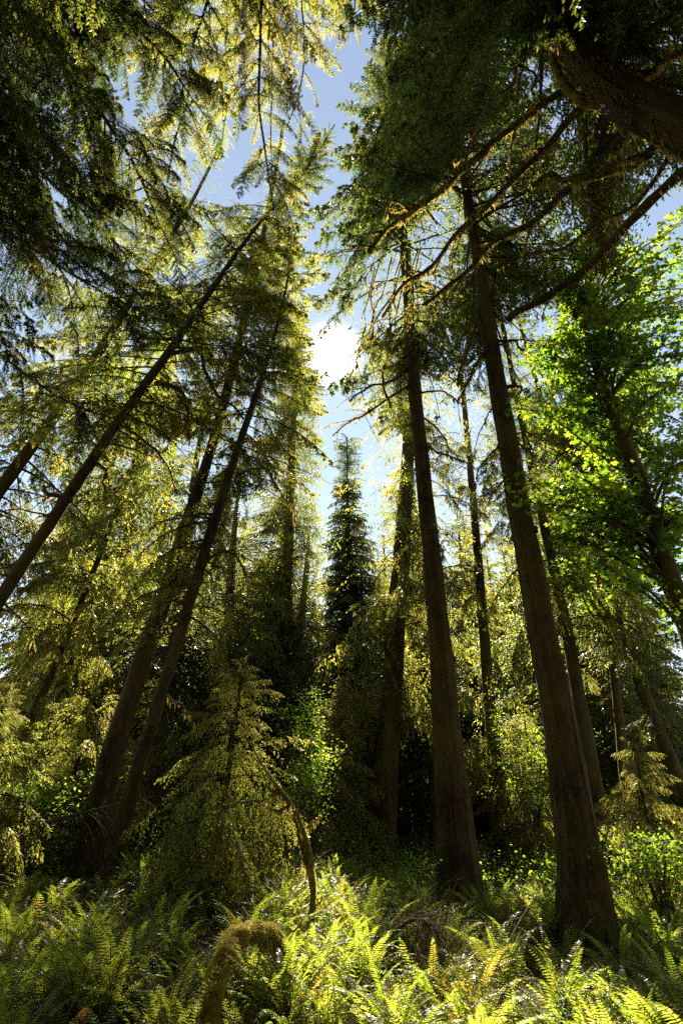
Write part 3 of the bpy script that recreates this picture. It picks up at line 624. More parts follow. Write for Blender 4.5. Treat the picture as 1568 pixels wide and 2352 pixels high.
# ------------------------------------------------------------------ big mossy tree leaning in at the upper right
def mossy_giant():
    rng = np.random.default_rng(77)
    pts = [(7.6, 3.2, ground_z(7.6, 3.2) - .4, .62), (7.2, 3.8, 4.5, .48), (6.5, 4.8, 9.0, .40), (5.7, 5.6, 12.0, .35), (4.95, 6.0, 14.4, .31), (4.4, 6.2, 17.5, .27), (4.2, 6.4, 22, .24), (4.3, 6.3, 28, .08)]
    P4 = np.array(pts, float); base = P4[0, :3].copy(); base[2] += .4
    t = root('mossy_tree', base, 'huge moss hung tree leaning in from the right edge, long limbs reaching towards the sun', 'tree')
    Q = resample(P4, 80); g = Geo(); tube(g, Q[:, :3], Q[:, 3], 48, 0, lump=.10, ridge=.05, seed=7)
    moss_strands(g, Q[8:70, :3], Q[8:70, 3] * 1.25, rng, 260, .08, .5, m=1, wid=.022)
    link('trunk', g.mesh('trunk', [M['bark_mossy'], M['moss']], base, True), t)
    def L(lst, w0, w1, moss=30, twigs=4, label=None, **k):
        P = [pix(*p) for p in lst]; o = along(Q[:, :3], P[0][2])
        if k.pop('root', False): P = [o, (o + P[0]) / 2 + np.array([0, 0, -.1])] + P
        moss = moss * 2.6
        limb(t, base, P, .8 * pix_radius(w0, lst[0][0], lst[0][1], lst[0][2]), .8 * pix_radius(w1, lst[-1][0], lst[-1][1], lst[-1][2]), rng, moss=moss, twigs=twigs, label=label, **k)
    L([(1520, 320, 6.1), (1484, 352, 6.4), (1334, 410, 7.4), (1254, 408, 8), (1214, 436, 8.3)], 34, 12, 55, 3, 'short mossy limb with a shaggy pale end', root=True)
    L([(1459, 295, 6.5), (1359, 390, 7.4), (1284, 450, 8.0), (1209, 520, 8.7), (1134, 560, 9.3), (1084, 610, 9.8), (1024, 655, 10.4), (960, 705, 11)], 30, 9, 40, 8, 'long dark limb running down to the sun', twig_len=.9)
    L([(1400, 235, 6.4), (1334, 250, 6.8), (1234, 360, 7.8), (1159, 430, 8.4), (1104, 485, 8.9), (1034, 555, 9.6), (984, 615, 10.2), (930, 655, 10.8), (880, 720, 11.6)], 26, 7, 45, 9, twig_len=.9)
    L([(1330, 190, 6.6), (1284, 212, 6.9), (1184, 285, 7.6), (1084, 372, 8.5), (1024, 425, 9.0), (949, 480, 9.6), (895, 520, 10.1), (850, 580, 10.8)], 22, 8, 95, 12, 'limb with a bright fringe of sunlit moss', twig_len=1.0, lmax=.34)
    L([(1120, 345, 8.0), (1070, 385, 8.4), (1010, 440, 8.9), (960, 475, 9.3), (900, 470, 9.8), (880, 500, 10)], 10, 5, 70, 6, lmax=.3)
    L([(1560, 400, 6.0), (1509, 450, 6.4), (1434, 525, 7.2), (1359, 595, 8.0), (1299, 655, 8.7), (1234, 700, 9.2), (1164, 735, 9.8)], 30, 20, 8, 5, 'thick bare dark limb with a blunt broken end', root=True)
    L([(1460, 470, 7.0), (1384, 510, 7.6), (1284, 565, 8.6), (1209, 590, 9.4), (1120, 635, 10.2)], 14, 6, 10, 6, root=True)
    L([(1440, 300, 6.2), (1404, 252, 6.2), (1344, 232, 6.3), (1300, 200, 6.4), (1279, 168, 6.5), (1268, 130, 6.5), (1284, 92, 6.4), (1324, 75, 6.2), (1356, 56, 6.0), (1362, 10, 5.7), (1368, -60, 5.3)], 34, 22, 130, 3, 'thick looping limb padded with pale moss', lmax=.16, wob=.02, mat='moss_limb')
    L([(1324, 78, 6.2), (1350, 100, 6.2), (1390, 110, 6.1), (1440, 160, 6.0)], 18, 10, 60, 3, wob=.03, mat='moss_limb')
    L([(1500, 300, 6.0), (1450, 245, 6.2), (1425, 240, 6.4), (1412, 262, 6.6)], 22, 8, 160, 3, 'stub of a limb with a ragged mossy tuft', lmax=.3, mat='moss_limb')
    L([(1452, 232, 6.2), (1466, 205, 6.2), (1480, 172, 6.2)], 10, 3, 80, 0, mat='moss_limb', lmax=.1)
    L([(1240, -30, 6.2), (1236, 10, 6.2), (1262, 45, 6.4), (1290, 70, 6.5), (1330, 130, 6.6), (1390, 190, 6.4)], 12, 8, 40, 4, wob=.03)
    L([(1150, 215, 7.8), (1170, 200, 7.7), (1195, 150, 7.6), (1208, 158, 7.6), (1225, 220, 7.4)], 6, 5, 60, 2, lmax=.15)
    L([(1568, 120, 5.0), (1500, 150, 5.6), (1450, 175, 6.0), (1400, 190, 6.4)], 16, 6, 60, 5)
    for k in range(7):                       # thin hanging mossy shoots around the sun
        a = rng.uniform(0, 1); x0 = 985 - 150 * a + rng.normal(0, 12); y0 = 560 + 60 * a; Y = 10 + a
        L([(x0, y0, Y), (x0 - 15, y0 + 60, Y + .2), (x0 - rng.uniform(10, 40), y0 + rng.uniform(110, 170), Y + .4), (x0 - rng.uniform(30, 70), y0 + rng.uniform(190, 260), Y + .5)], 3.5, 1.2, 22, 7, lmax=.22, twig_len=.6)
    # dark crown above and around
    g = Geo(); it = []
    for k in range(300):
        z = rng.uniform(14.5, 27); a = rng.uniform(0, 6.28)
        if z < 20 and math.radians(75) < a < math.radians(215): continue
        o = along(Q[:, :3], z); el = math.radians(rng.uniform(-15, 25)); d = (math.cos(a) * math.cos(el), math.sin(a) * math.cos(el), math.sin(el))
        it.append((FINE[rng.integers(4)], o, d, rng.uniform(2.5, 5.2) * (1.35 - (z - 12) / 20), rng.normal(0, .3)))
    place_sprays(g, it, rng, cull=True)
    link('crown', g.mesh('crown', [M['needle_dark'], M['twig']], base), t)
M['moss_limb'] = M['moss_skin']
mossy_giant()

# ------------------------------------------------------------------ hemlocks beside and behind the camera whose boughs hang over the view
def overhang(name, label, trunk, boughs, seed, needle, bark='bark', limbs=(), crown=None):
    rng = np.random.default_rng(seed)
    P4 = np.array(trunk, float); base = P4[0, :3].copy()
    base[2] = float(ground_z(base[0], base[1])); P4[0, 2] = base[2] - .3
    t = root(name, base, label, 'tree')
    Q = resample(P4, 60); g = Geo(); tube(g, Q[:, :3], Q[:, 3], 30, 0, lump=.04, ridge=.02, seed=seed)
    link('trunk', g.mesh('trunk', [M[bark]], base, True), t)
    g = Geo()
    for (pl, w0, w1, nsp, Ls, temps) in boughs:
        P = resample([pix(*p) for p in pl], 26)
        o = along(Q[:, :3], min(P[0, 2] - 0.3, Q[-1, 2] - .5))
        if np.linalg.norm(o - P[0]) > .5: P = resample(np.vstack([o[None], P[:-1:5], P[-1:]]), 36)
        n = len(P); r0 = pix_radius(w0, *pl[0]); r1 = pix_radius(w1, *pl[-1])
        R = np.linspace(r0, r1, n); gb = Geo(); tube(gb, P, R, 7, 0, lump=.12, seed=seed)
        b = link('branch', gb.mesh('branch', [M['twig']], base, True), t)
        mg = Geo(); moss_strands(mg, P, R, rng, 26, .05, .22); link('moss_clumps', mg.mesh('moss_clumps', [M['moss']], base), b)
        it = []
        for k in range(int(nsp * 2.5)):
            s = rng.uniform(.12, 1.0); i = min(int(s * (n - 1)), n - 2); tt = P[i + 1] - P[i]; tt /= np.linalg.norm(tt)
            sd_ = np.cross(tt, (0, 0, 1)); sd_ /= np.linalg.norm(sd_)
            a = math.radians(rng.uniform(25, 80)) * rng.choice([-1, 1])
            d = tt * math.cos(a) + sd_ * math.sin(a) + np.array([0, 0, rng.normal(-.15, .15)])
            it.append((temps[rng.integers(len(temps))], P[i], d, Ls * rng.uniform(.6, 1.25) * (1.15 - .55 * s), rng.normal(0, .3)))
        it.append((temps[0], P[-1], P[-1] - P[-3], Ls * .8, 0))
        place_sprays(g, it, rng, cull=True)
    if crown:
        for c in crown: place_sprays(g, crown_items(Q[:, :3], rng=rng, **c), rng, cull=True)
    for l in limbs:
        limb(t, base, [pix(*p) for p in l[0]], pix_radius(l[1], *l[0][0]), pix_radius(l[2], *l[0][-1]), rng, moss=l[3], twigs=l[4], wob=.05, label=l[5] if len(l) > 5 else None, mat=l[6] if len(l) > 6 else 'bark_mossy')
    link('crown', g.mesh('crown', [M[needle], M['twig']], base), t)

overhang('overhanging_hemlock', 'hemlock whose long thin boughs hang straight down into the top centre, lit yellow', [(-1.0, -2.5, 0, .5), (-1.0, -2.4, 10, .4), (-1.05, -2.3, 18, .28), (-1.0, -2.3, 26, .05)],
    [([(600, -120, 6.0), (600, 0, 7.0), (597, 150, 8.2), (597, 285, 9.4), (612, 360, 10.1), (622, 440, 10.8)], 14, 4, 44, 2.0, FINE),
     ([(640, -120, 6.6), (632, 0, 7.4), (626, 150, 8.6), (622, 300, 9.6)], 9, 3, 34, 1.8, FINE),
     ([(500, -120, 6.2), (478, 0, 7.0), (442, 110, 8.0), (432, 230, 9.0), (400, 330, 9.8), (385, 420, 10.6)], 13, 5, 46, 2.1, FINE),
     ([(560, -120, 6.8), (545, 60, 8.0), (535, 180, 9.0), (520, 260, 9.8)], 9, 4, 34, 1.9, FINE),
     ([(700, -120, 7.2), (690, 0, 8.4), (700, 90, 9.4), (690, 200, 10.4), (660, 290, 11.4)], 8, 3, 36, 1.7, FINE),
     ([(790, -150, 7.4), (800, -60, 8.6), (815, 20, 9.8), (800, 55, 10.4)], 8, 3, 24, 1.5, FINE),
     ([(870, -160, 7.4), (900, -60, 8.6), (905, 20, 9.6), (890, 60, 10.2)], 8, 3, 22, 1.4, FINE)],
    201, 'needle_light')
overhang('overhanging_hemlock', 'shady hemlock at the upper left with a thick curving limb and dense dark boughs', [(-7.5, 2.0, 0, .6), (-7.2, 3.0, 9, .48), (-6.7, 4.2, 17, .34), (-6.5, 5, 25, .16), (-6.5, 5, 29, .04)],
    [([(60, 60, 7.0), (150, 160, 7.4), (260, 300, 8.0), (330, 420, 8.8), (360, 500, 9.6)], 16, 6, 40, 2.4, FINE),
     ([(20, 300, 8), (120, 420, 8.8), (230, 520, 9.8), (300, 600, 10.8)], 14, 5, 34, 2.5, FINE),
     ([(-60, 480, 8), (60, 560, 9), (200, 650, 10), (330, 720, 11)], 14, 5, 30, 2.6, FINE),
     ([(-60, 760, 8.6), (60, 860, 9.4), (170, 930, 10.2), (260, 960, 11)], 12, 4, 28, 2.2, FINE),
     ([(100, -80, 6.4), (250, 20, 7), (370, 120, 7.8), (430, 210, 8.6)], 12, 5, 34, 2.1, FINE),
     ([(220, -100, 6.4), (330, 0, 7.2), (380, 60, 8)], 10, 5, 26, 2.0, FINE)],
    202, 'needle_dark', limbs=[([(165, -120, 6.2), (176, 0, 6.8), (186, 90, 7.2), (200, 200, 7.8), (225, 290, 8.4), (252, 370, 9.0), (275, 470, 9.8)], 26, 12, 30, 5, 'thick dark curving limb'),  # dark needles put the shade on these near boughs into their colour
                             ([(150, -40, 6.2), (120, 10, 6.4), (75, 45, 6.7), (42, 66, 6.9)], 22, 16, 90, 0, 'broken mossy stub pointing down to the left', 'moss_skin')],
    crown=[dict(z0=12, z1=28.5, n=170, Lmax=4.2, temps=FINE)])

# ------------------------------------------------------------------ bigleaf maple on the right
def leaf_fan(n, rng, size):
    """n broad five lobed leaves at the origin: (n, 11, 3) points, centre last"""
    ang = np.radians([-150, -118, -95, -62, -40, 0, 40, 62, 95, 118, 150]); rad = np.array([.30, .62, .42, .95, .55, 1.12, .55, .95, .42, .62, .30])
    o = np.stack([np.cos(ang) * rad + .25, np.sin(ang) * rad, np.zeros(11)], -1)
    o[:, 2] = -0.16 * np.abs(o[:, 1]) - .1 * np.clip(o[:, 0], 0, None) ** 2
    return o
def scatter_leaves(geo, C, rng, size, m=0, tilt=.5, shape=None):
    n = len(C); o = leaf_fan(1, rng, 1) if shape is None else shape
    o = np.vstack([o, [[0.12, 0, 0]]])
    k = len(o) - 1
    az = rng.uniform(0, 6.28, n); t1 = rng.normal(.25, tilt, n); t2 = rng.normal(0, tilt * .8, n); s = size * rng.uniform(.55, 1.3, n)
    ca, sa = np.cos(az), np.sin(az); z = np.zeros(n); e = np.ones(n)
    Rz = np.stack([np.stack([ca, -sa, z], -1), np.stack([sa, ca, z], -1), np.stack([z, z, e], -1)], 1)
    Ry = np.stack([np.stack([np.cos(t1), z, np.sin(t1)], -1), np.stack([z, e, z], -1), np.stack([-np.sin(t1), z, np.cos(t1)], -1)], 1)
    Rx = np.stack([np.stack([e, z, z], -1), np.stack([z, np.cos(t2), -np.sin(t2)], -1), np.stack([z, np.sin(t2), np.cos(t2)], -1)], 1)
    Rm = Rz @ Ry @ Rx * s[:, None, None]
    V = np.einsum('nij,kj->nki', Rm, o) + C[:, None]
    i = np.arange(k - 1); tri = np.stack([i, i + 1, np.full(k - 1, k)], -1)
    F = (np.arange(n)[:, None, None] * (k + 1) + tri[None]).reshape(-1, 3)
    geo.add(V.reshape(-1, 3), F, m)
OVAL = np.array([(-.5, 0, 0), (-.2, .28, 0), (.25, .3, 0), (.75, 0, -.06), (.25, -.3, 0), (-.2, -.28, 0), (-.5, 0, 0)], float)

def broadleaf(name, label, trunk_px, Y, ztop, tips, leaf, size, per, mat, seed, group=None, bark='bark_mossy', spread=.5, cull=True, cat='tree'):
    rng = np.random.default_rng(seed)
    P4 = trunk_from_pixels(trunk_px, Y, ztop, .6); base = P4[0, :3].copy(); base[2] = float(ground_z(*base[:2]))
    t = root(name, base, label, cat, group)
    Q = resample(P4, 60); P = Q[:, :3]; g = Geo(); tube(g, P, np.maximum(Q[:, 3], .02), 20, 0, lump=.07, seed=seed)
    link('trunk', g.mesh('trunk', [M[bark]], base, True), t)
    crown = Geo(); cl = []
    for tip in tips:
        o = along(P, max(base[2] + 1.2, min(P[-1, 2] - .2, tip[2] - rng.uniform(.2, 2.0))))
        mid = o * .5 + tip * .5 + np.array([0, 0, rng.uniform(.1, .7)]) + rng.normal(0, .15, 3)
        X = resample([o, mid, tip], 12); tube(crown, X, np.linspace(.055, .01, 12), 5, 1, cap=False)
        for i in range(3, 12):
            for _ in range(2):
                d = rng.normal(0, 1, 3) * np.array([1, 1, .45]); d /= np.linalg.norm(d); e = X[i] + d * rng.uniform(.25, .9) * spread * 1.6
                cones(crown, X[i][None], e[None], .008, 1)
                nl = int(per / 18); fr = rng.random((nl, 1)) ** .6
                cl.append(X[i] * (1 - fr) + e * fr + rng.normal(0, .16 * spread / .5, (nl, 3)) * np.array([1, 1, .5]))
    C = np.concatenate(cl)
    if cull: C = C[lit_cull(C, rng)]
    scatter_leaves(crown, C, rng, size, 0, shape=leaf)
    link('crown', crown.mesh('crown', [M[mat], M['twig']], base), t)

rng = np.random.default_rng(9)
tips = []
for _ in range(150):
    px = rng.uniform(1170, 1640); py = rng.uniform(470, 1330)
    if px < 1240 and (py < 750 or py > 1180): continue
    lx = np.interp(py, [850, 940, 1040, 1180, 1350, 1500], [1370, 1405, 1440, 1490, 1545, 1600])
    tips.append(pix(px, py, rng.uniform(13.8, 17) if abs(px - lx) < 75 and py > 850 else rng.uniform(11, 16.5)))
broadleaf('bigleaf_maple', 'maple with bright green lobed leaves and a mossy leaning trunk at the right edge', [(1600, 1500, 56), (1545, 1350, 46), (1490, 1180, 40), (1440, 1040, 35), (1405, 940, 28), (1370, 850, 20)], 13, 15.5, tips, None, .10, 215, 'maple_leaf', 31, spread=.42)
tips = [pix(rng.uniform(1150, 1600), rng.uniform(760, 1350), rng.uniform(17, 23)) for _ in range(90)]
broadleaf('bigleaf_maple', 'second maple farther back, leaves showing between the thick reddish trunk and the right edge', [(1450, 1950, 26), (1425, 1700, 22), (1400, 1450, 18)], 20, 15, tips, None, .11, 150, 'maple_leaf', 32)

for k, (px, py, Y, wpx, hpx, lab) in enumerate((
        (695, 1660, 23, 42, 65, 'bright green leafy bush glowing at the back of the clearing left of centre'),
        (600, 1890, 17, 55, 60, 'low leafy bush at the top edge of the sunlit fern slope'),
        (1190, 1760, 23, 60, 120, 'leafy green bush between the two thick right trunks'),
        (720, 1790, 21, 60, 80, 'leafy bush behind the bent mossy sapling'),
        (90, 1830, 15, 90, 60, 'leafy bush at the left edge behind the bank ferns'),
        (1500, 1985, 13, 70, 45, 'low leafy bush at the right edge below a dry hanging bough'),
        (470, 1900, 15.5, 45, 40, 'small yellow green bush at the foot of the young hemlock'),
        (1330, 1830, 24, 80, 90, 'shaded leafy bush behind the thickest reddish trunk'))):
    c = pix(px, py, Y); sx = wpx / FPX * Y; sz = hpx / FPX * Y
    gz = float(ground_z(c[0], Y)); b = np.array([c[0], Y, gz])
    t = root('leafy_bush', b, lab, 'bush', 'leafy bushes')
    g = Geo(); st = Geo(); cl = []
    for _ in range(30 if k else 18):
        e = c + rng.normal(0, 1, 3) * np.array([sx * .55, sx * .5, sz * .5]); e[2] = max(e[2], gz + .25)
        X = resample([b + np.r_[rng.normal(0, .12, 2), 0], (b + e) / 2 + np.array([0, 0, .35]), e], 8); tube(st, X, np.linspace(.018, .005, 8), 5, 0, cap=False)
        cl.append(e + rng.normal(0, 1, (70, 3)) * np.array([.30, .30, .16]))
    scatter_leaves(g, np.concatenate(cl), rng, .055 + .0012 * Y, 0, shape=OVAL)
    link('foliage', g.mesh('foliage', [M['shrub_leaf']], b), t); link('stem', st.mesh('stem', [M['twig']], b), t)

# ------------------------------------------------------------------ mossy bent sapling, mossy arch, huckleberry, dead boughs, stump
def sapling():
    rng = np.random.default_rng(41)
    lst = [(710, 2215, 10.6, 16), (712, 2150, 10.6, 15), (718, 2050, 10.7, 14), (712, 1985, 10.8, 18), (700, 1920, 10.9, 11), (686, 1880, 11, 8.5), (668, 1845, 11.1, 7), (640, 1808, 11.3, 6), (615, 1775, 11.6, 5), (585, 1725, 11.9, 4), (575, 1680, 12.2, 3)]
    P4 = np.array([np.r_[pix(a, b, Y), pix_radius(wd, a, b, Y)] for a, b, Y, wd in lst]); base = P4[0, :3].copy(); base[2] = float(ground_z(*base[:2])); P4[0, 2] = min(P4[0, 2], base[2] - .05)
    t = root('mossy_sapling', base, 'thin bent sapling with yellow moss standing in the sunlit ferns', 'sapling')
    Q = resample(P4, 60); g = Geo(); tube(g, Q[:, :3], Q[:, 3], 14, 0, lump=.12, seed=4)
    s = link('stem', g.mesh('stem', [M['moss_skin']], base, True), t)
    mg = Geo(); moss_strands(mg, Q[8:50, :3], Q[8:50, 3] * 1.1, rng, 170, .03, .14, wid=.012); moss_strands(mg, Q[22:40, :3], Q[22:40, 3] * 1.2, rng, 160, .08, .34, wid=.014)
    link('moss_clumps', mg.mesh('moss_clumps', [M['moss']], base), s)
    limb(t, base, [pix(704, 1985, 10.8), pix(690, 1930, 10.75), pix(680, 1890, 10.7), pix(672, 1850, 10.7)], .035, .018, rng, moss=120, twigs=0, lmax=.28, wob=.01)
    limb(t, base, [pix(706, 1972, 10.8), pix(690, 1975, 10.6), pix(660, 1992, 10.4), pix(640, 2000, 10.3)], .012, .005, rng, moss=0, wob=.01, mat='twig')
    for q in ([(668, 1845, 11.1), (640, 1860, 11), (612, 1858, 10.9), (596, 1880, 10.8)], [(694, 1905, 10.9), (720, 1890, 11), (738, 1868, 11.1)], [(640, 1808, 11.3), (618, 1830, 11.2), (600, 1860, 11.1)], [(714, 2090, 10.7), (734, 2070, 10.7), (742, 2050, 10.7)]):
        limb(t, base, [pix(*w_) for w_ in q], .012, .004, rng, moss=60, twigs=2, wob=.015, lmax=.18, twig_len=.25)
    limb(t, base, [pix(716, 1990, 10.8), pix(740, 1965, 10.9), pix(760, 1950, 11)], .012, .005, rng, moss=0, wob=.01, mat='twig')
sapling()
def mossy_arch():
    rng = np.random.default_rng(42)
    lst = [(478, 2440, 6.9, 44), (488, 2330, 7.0, 44), (500, 2240, 7.2, 43), (520, 2182, 7.4, 41), (552, 2146, 7.7, 38), (590, 2136, 8.1, 33), (622, 2146, 8.5, 30), (650, 2185, 8.9, 26), (664, 2250, 9.2, 24)]
    P4 = np.array([np.r_[pix(a, b, Y), pix_radius(wd, a, b, Y)] for a, b, Y, wd in lst]); base = P4[0, :3].copy(); base[2] = float(ground_z(*base[:2]))
    e = P4[-1].copy(); e[2] = float(ground_z(e[0], e[1])) - .1; s0 = P4[0].copy(); s0[2] = base[2] - .15
    P4 = np.vstack([s0, P4, e])
    t = root('mossy_log', base, 'thick moss covered stem arching out of the ferns at the bottom centre', 'log')
    Q = resample(P4, 70); g = Geo(); Q[:, :3] += .02 * np.stack([np.sin(np.arange(70) * .9), np.cos(np.arange(70) * .7), np.sin(np.arange(70) * .55)], -1); tube(g, Q[:, :3], Q[:, 3], 30, 0, lump=.13, seed=12)
    s = link('stem', g.mesh('stem', [M['moss_skin']], base, True), t)
    mg = Geo(); th = rng.uniform(0, 6.28, 9000); i = rng.integers(3, 66, 9000); TT, N, B = frames(Q[:, :3])
    nn = N[i] * np.cos(th)[:, None] + B[i] * np.sin(th)[:, None]; X = Q[i, :3] + nn * (Q[i, 3] * .99)[:, None] + TT[i] * rng.uniform(-.02, .02, (9000, 1))
    tip = X + nn * rng.uniform(.008, .03, (9000, 1)) * (1.3 + 1.1 * np.sin(i * .45 + 2 * np.sin(th))[:, None]) + TT[i] * rng.normal(0, .02, (9000, 1)) - np.array([0, 0, .014]); wv = np.cross(nn, rng.normal(0, 1, (9000, 3))); wv /= np.linalg.norm(wv, axis=1)[:, None]
    mg.quads(np.stack([X - wv * .005, X + wv * .005, tip], 1)); moss_strands(mg, Q[34:64, :3], Q[34:64, 3], rng, 320, .1, .45, wid=.012)
    link('moss_clumps', mg.mesh('moss_clumps', [M['moss']], base), s)
mossy_arch()

def huckleberry(px, py, Y, wpx, lab, seed, n=26, label_cat='shrub', base_px=None):
    rng = np.random.default_rng(seed)
    c = pix(px, py, Y); b = pix(*(base_px or (px - 20, 2200)), Y); b[2] = float(ground_z(b[0], Y)); r = wpx / FPX * Y
    t = root('huckleberry_shrub', b, lab, label_cat, 'huckleberry shrubs'); st = Geo(); lf = Geo(); C = []
    tube(st, resample([b, (b + c) / 2 + rng.normal(0, .06, 3), c - np.array([0, 0, .1])], 14), np.linspace(.022, .008, 14), 6)
    for k in range(n):
        s = rng.uniform(.45, 1); o = b + (c - b) * s
        d = rng.normal(0, 1, 3) * np.array([1, .8, .25]); d[2] += .35; d /= np.linalg.norm(d); e = o + d * r * rng.uniform(.4, 1.1)
        X = resample([o, (o + e) / 2 + np.array([0, 0, .03]), e], 8); tube(st, X, np.linspace(.006, .002, 8), 4, cap=False)
        for q in np.linspace(.2, 1, 14):
            p = np.array([np.interp(q, np.linspace(0, 1, 8), X[:, i]) for i in range(3)]); sd_ = np.cross(d, (0, 0, 1)) * .03
            C += [p + sd_ + rng.normal(0, .008, 3), p - sd_ + rng.normal(0, .008, 3)]
    scatter_leaves(lf, np.array(C), rng, .034, 0, tilt=.25, shape=OVAL)
    link('stem', st.mesh('stem', [M['twig']], b, True), t); link('foliage', lf.mesh('foliage', [M['shrub_leaf']], b), t)
huckleberry(960, 2010, 11.5, 62, 'small shrub with flat leafy sprays in front of the tall straight trunk', 51, base_px=(925, 2190))
huckleberry(905, 2075, 11.0, 40, 'lower feathery shrub left of the flat leafy one, beside the sunlit ferns', 52, n=22, base_px=(900, 2190))
huckleberry(905, 2035, 12.2, 36, 'upright thin shrub before the fluted trunk at the edge of the ferns', 53, n=16, base_px=(905, 2160))
huckleberry(1295, 2260, 6.6, 24, 'tiny leafy shoot at the foot of the thickest reddish trunk', 54, n=12, base_px=(1290, 2350))

def dead_bough(name, lab, lst, n, Ld, seed, mat='dry_twig', hang=.5, cat='dead branch'):
    rng = np.random.default_rng(seed); P = resample([pix(*p[:3]) for p in lst], 20); g = Geo(); b = P[0].copy()
    tube(g, P, np.linspace(pix_radius(lst[0][3], *lst[0][:3]), pix_radius(lst[-1][3], *lst[-1][:3]), 20), 6, 0)
    for _ in range(n):
        i = rng.integers(2, 19); tt = P[i] - P[i - 1]; tt /= np.linalg.norm(tt); d = tt * .5 + rng.normal(0, .5, 3); d /= np.linalg.norm(d); L = Ld * rng.uniform(.3, 1.1)
        X = np.array([P[i] + d * L * u + np.array([0, 0, -hang * L * u * u]) for u in np.linspace(0, 1, 6)]) + rng.normal(0, .012, (6, 3)) * np.linspace(0, 1, 6)[:, None]
        tube(g, X, np.linspace(.006, .002, 6), 4, 0, cap=False)
        for _ in range(4):
            j = rng.integers(1, 6); d2 = d * .4 + rng.normal(0, .5, 3); cones(g, X[j][None], (X[j] + d2 * L * .35)[None], .003)
    tag(link(name, g.mesh(name, [M[mat]], b, True), None, b), lab, cat)
dead_bough('dead_branch', 'heap of dry brown twigs under the flat leafy shrub', [(900, 2140, 9.5, 8), (960, 2110, 9.5, 6), (1010, 2150, 9.3, 4)], 70, .7, 61)
dead_bough('dead_branch', 'thin grey dead stick leaning between the two thick right trunks', [(1135, 2230, 8.5, 4), (1185, 2130, 9.0, 4), (1235, 2050, 9.6, 3), (1256, 2020, 9.9, 1.5)], 3, .4, 62)
dead_bough('dead_branch', 'golden dry bough hanging over the low bush at the right edge', [(1568, 1960, 14, 8), (1510, 1930, 14, 6), (1445, 1945, 14, 3)], 110, .8, 63, hang=1.3)
dead_bough('dead_branch', 'pale forked dead twig sticking out by the thin trunk behind the thickest tree', [(1385, 1920, 13.5, 5), (1366, 1895, 13, 4), (1358, 1880, 12.8, 2)], 3, .3, 64, hang=0)
dead_bough('dead_branch', 'bent dry fronds before the foot of the tall straight trunk', [(1020, 2170, 12, 5), (1030, 2080, 12, 4), (1050, 2020, 12, 2)], 26, .6, 65, hang=.8)
dead_bough('dead_branch', 'mossy dead pole leaning across the foot of the left pair of trunks', [(110, 1888, 13.2, 8), (190, 1868, 13.2, 8), (276, 1846, 13.2, 6)], 14, .9, 66, 'twig', hang=1.0)

def stump():
    rng = np.random.default_rng(71); b = pix(655, 1975, 17); b[2] = float(ground_z(b[0], 17)); g = Geo(); h = pix(658, 1905, 17)[2] - b[2]
    n = 18; th = np.linspace(0, 6.283, n, endpoint=False); rows = []
    for k, z in enumerate(np.linspace(-.1, 1, 9)):
        rr = (.20 - .10 * z) * (1 + .18 * np.sin(3 * th + 1) + .1 * np.sin(7 * th)); top = h * z * (1 if k < 8 else 1) + (0 if k < 6 else (k - 5) * .06) * np.sin(2 * th + .5) * 1.2
        rows.append(np.stack([rr * np.cos(th), rr * np.sin(th), top * np.ones(n)], -1) + b)
    V = np.concatenate(rows); i = np.arange(8)[:, None] * n; j = np.arange(n)[None]; j2 = (j + 1) % n
    g.add(V, np.stack([i + j, i + j2, i + n + j2, i + n + j], -1).reshape(-1, 4)); c = rows[-1].mean(0) - np.array([0, 0, .2]); g.add(np.vstack([rows[-1], c]), np.stack([np.arange(n), (np.arange(n) + 1) % n, np.full(n, n)], -1))
    tag(link('tree_stump', g.mesh('tree_stump', [M['bark_red']], b), None, b), 'narrow jagged dark stump at the top of the sunlit fern slope', 'stump')
stump()

# ------------------------------------------------------------------ forest behind: copies of three trees
def far_kind(name, H, seed, needle, n, Lm, temps, power):
    rng = np.random.default_rng(seed); P = np.array([[0, 0, -.5], [.15, .1, H * .4], [-.1, 0, H * .8], [0, 0, H]], float)
    t = root(name, (0, 0, 0), '', 'tree'); g = Geo(); Q = resample(np.c_[P, [.5, .36, .14, .03]], 24); tube(g, Q[:, :3], Q[:, 3], 12, 0, lump=.04, ridge=.02, seed=seed)
    link('trunk', g.mesh('trunk', [M['bark']], smooth=True), t); g = Geo()
    place_sprays(g, crown_items(Q[:, :3], H * .10, H * .995, n, Lm, temps, rng, power=power, lmin=.5), rng, axis_r=.014)
    link('crown', g.mesh('crown', [M[needle], M['twig']]), t); return t
kinds = [far_kind('forest_conifer', 27, 301, 'needle_far', 210, 4.4, FAR, .6), far_kind('forest_conifer', 22, 302, 'needle_dark', 190, 3.8, FAR, .75), far_kind('forest_conifer', 12, 303, 'needle_far', 130, 3.0, FAR, .8)]
rng = np.random.default_rng(17); used = [False] * 3; spots = []
for Ya, Yb, cnt in ((34, 46, 26), (46, 62, 38), (62, 95, 62)):
    for k in range(cnt):
        Y = rng.uniform(Ya, Yb); az = -.62 + 1.24 * (k + rng.uniform(.1, .9)) / cnt; x = az * Y * .85
        gap = -.075 < x / Y + .02 < .075
        spots.append((x, Y, gap, Ya))
for x, y in ((-4, -8), (4, -7), (9, -4), (-10, -5), (0, -13), (8, -14), (-8, -14), (13, -1), (-14, -2), (3, -20), (-15, -9), (15, -9), (-2, -8), (6, -10), (-6, -11), (10, -8), (-9, -2)): spots.append((x, y, False, -1))  # unseen trees added behind the camera to block sky light
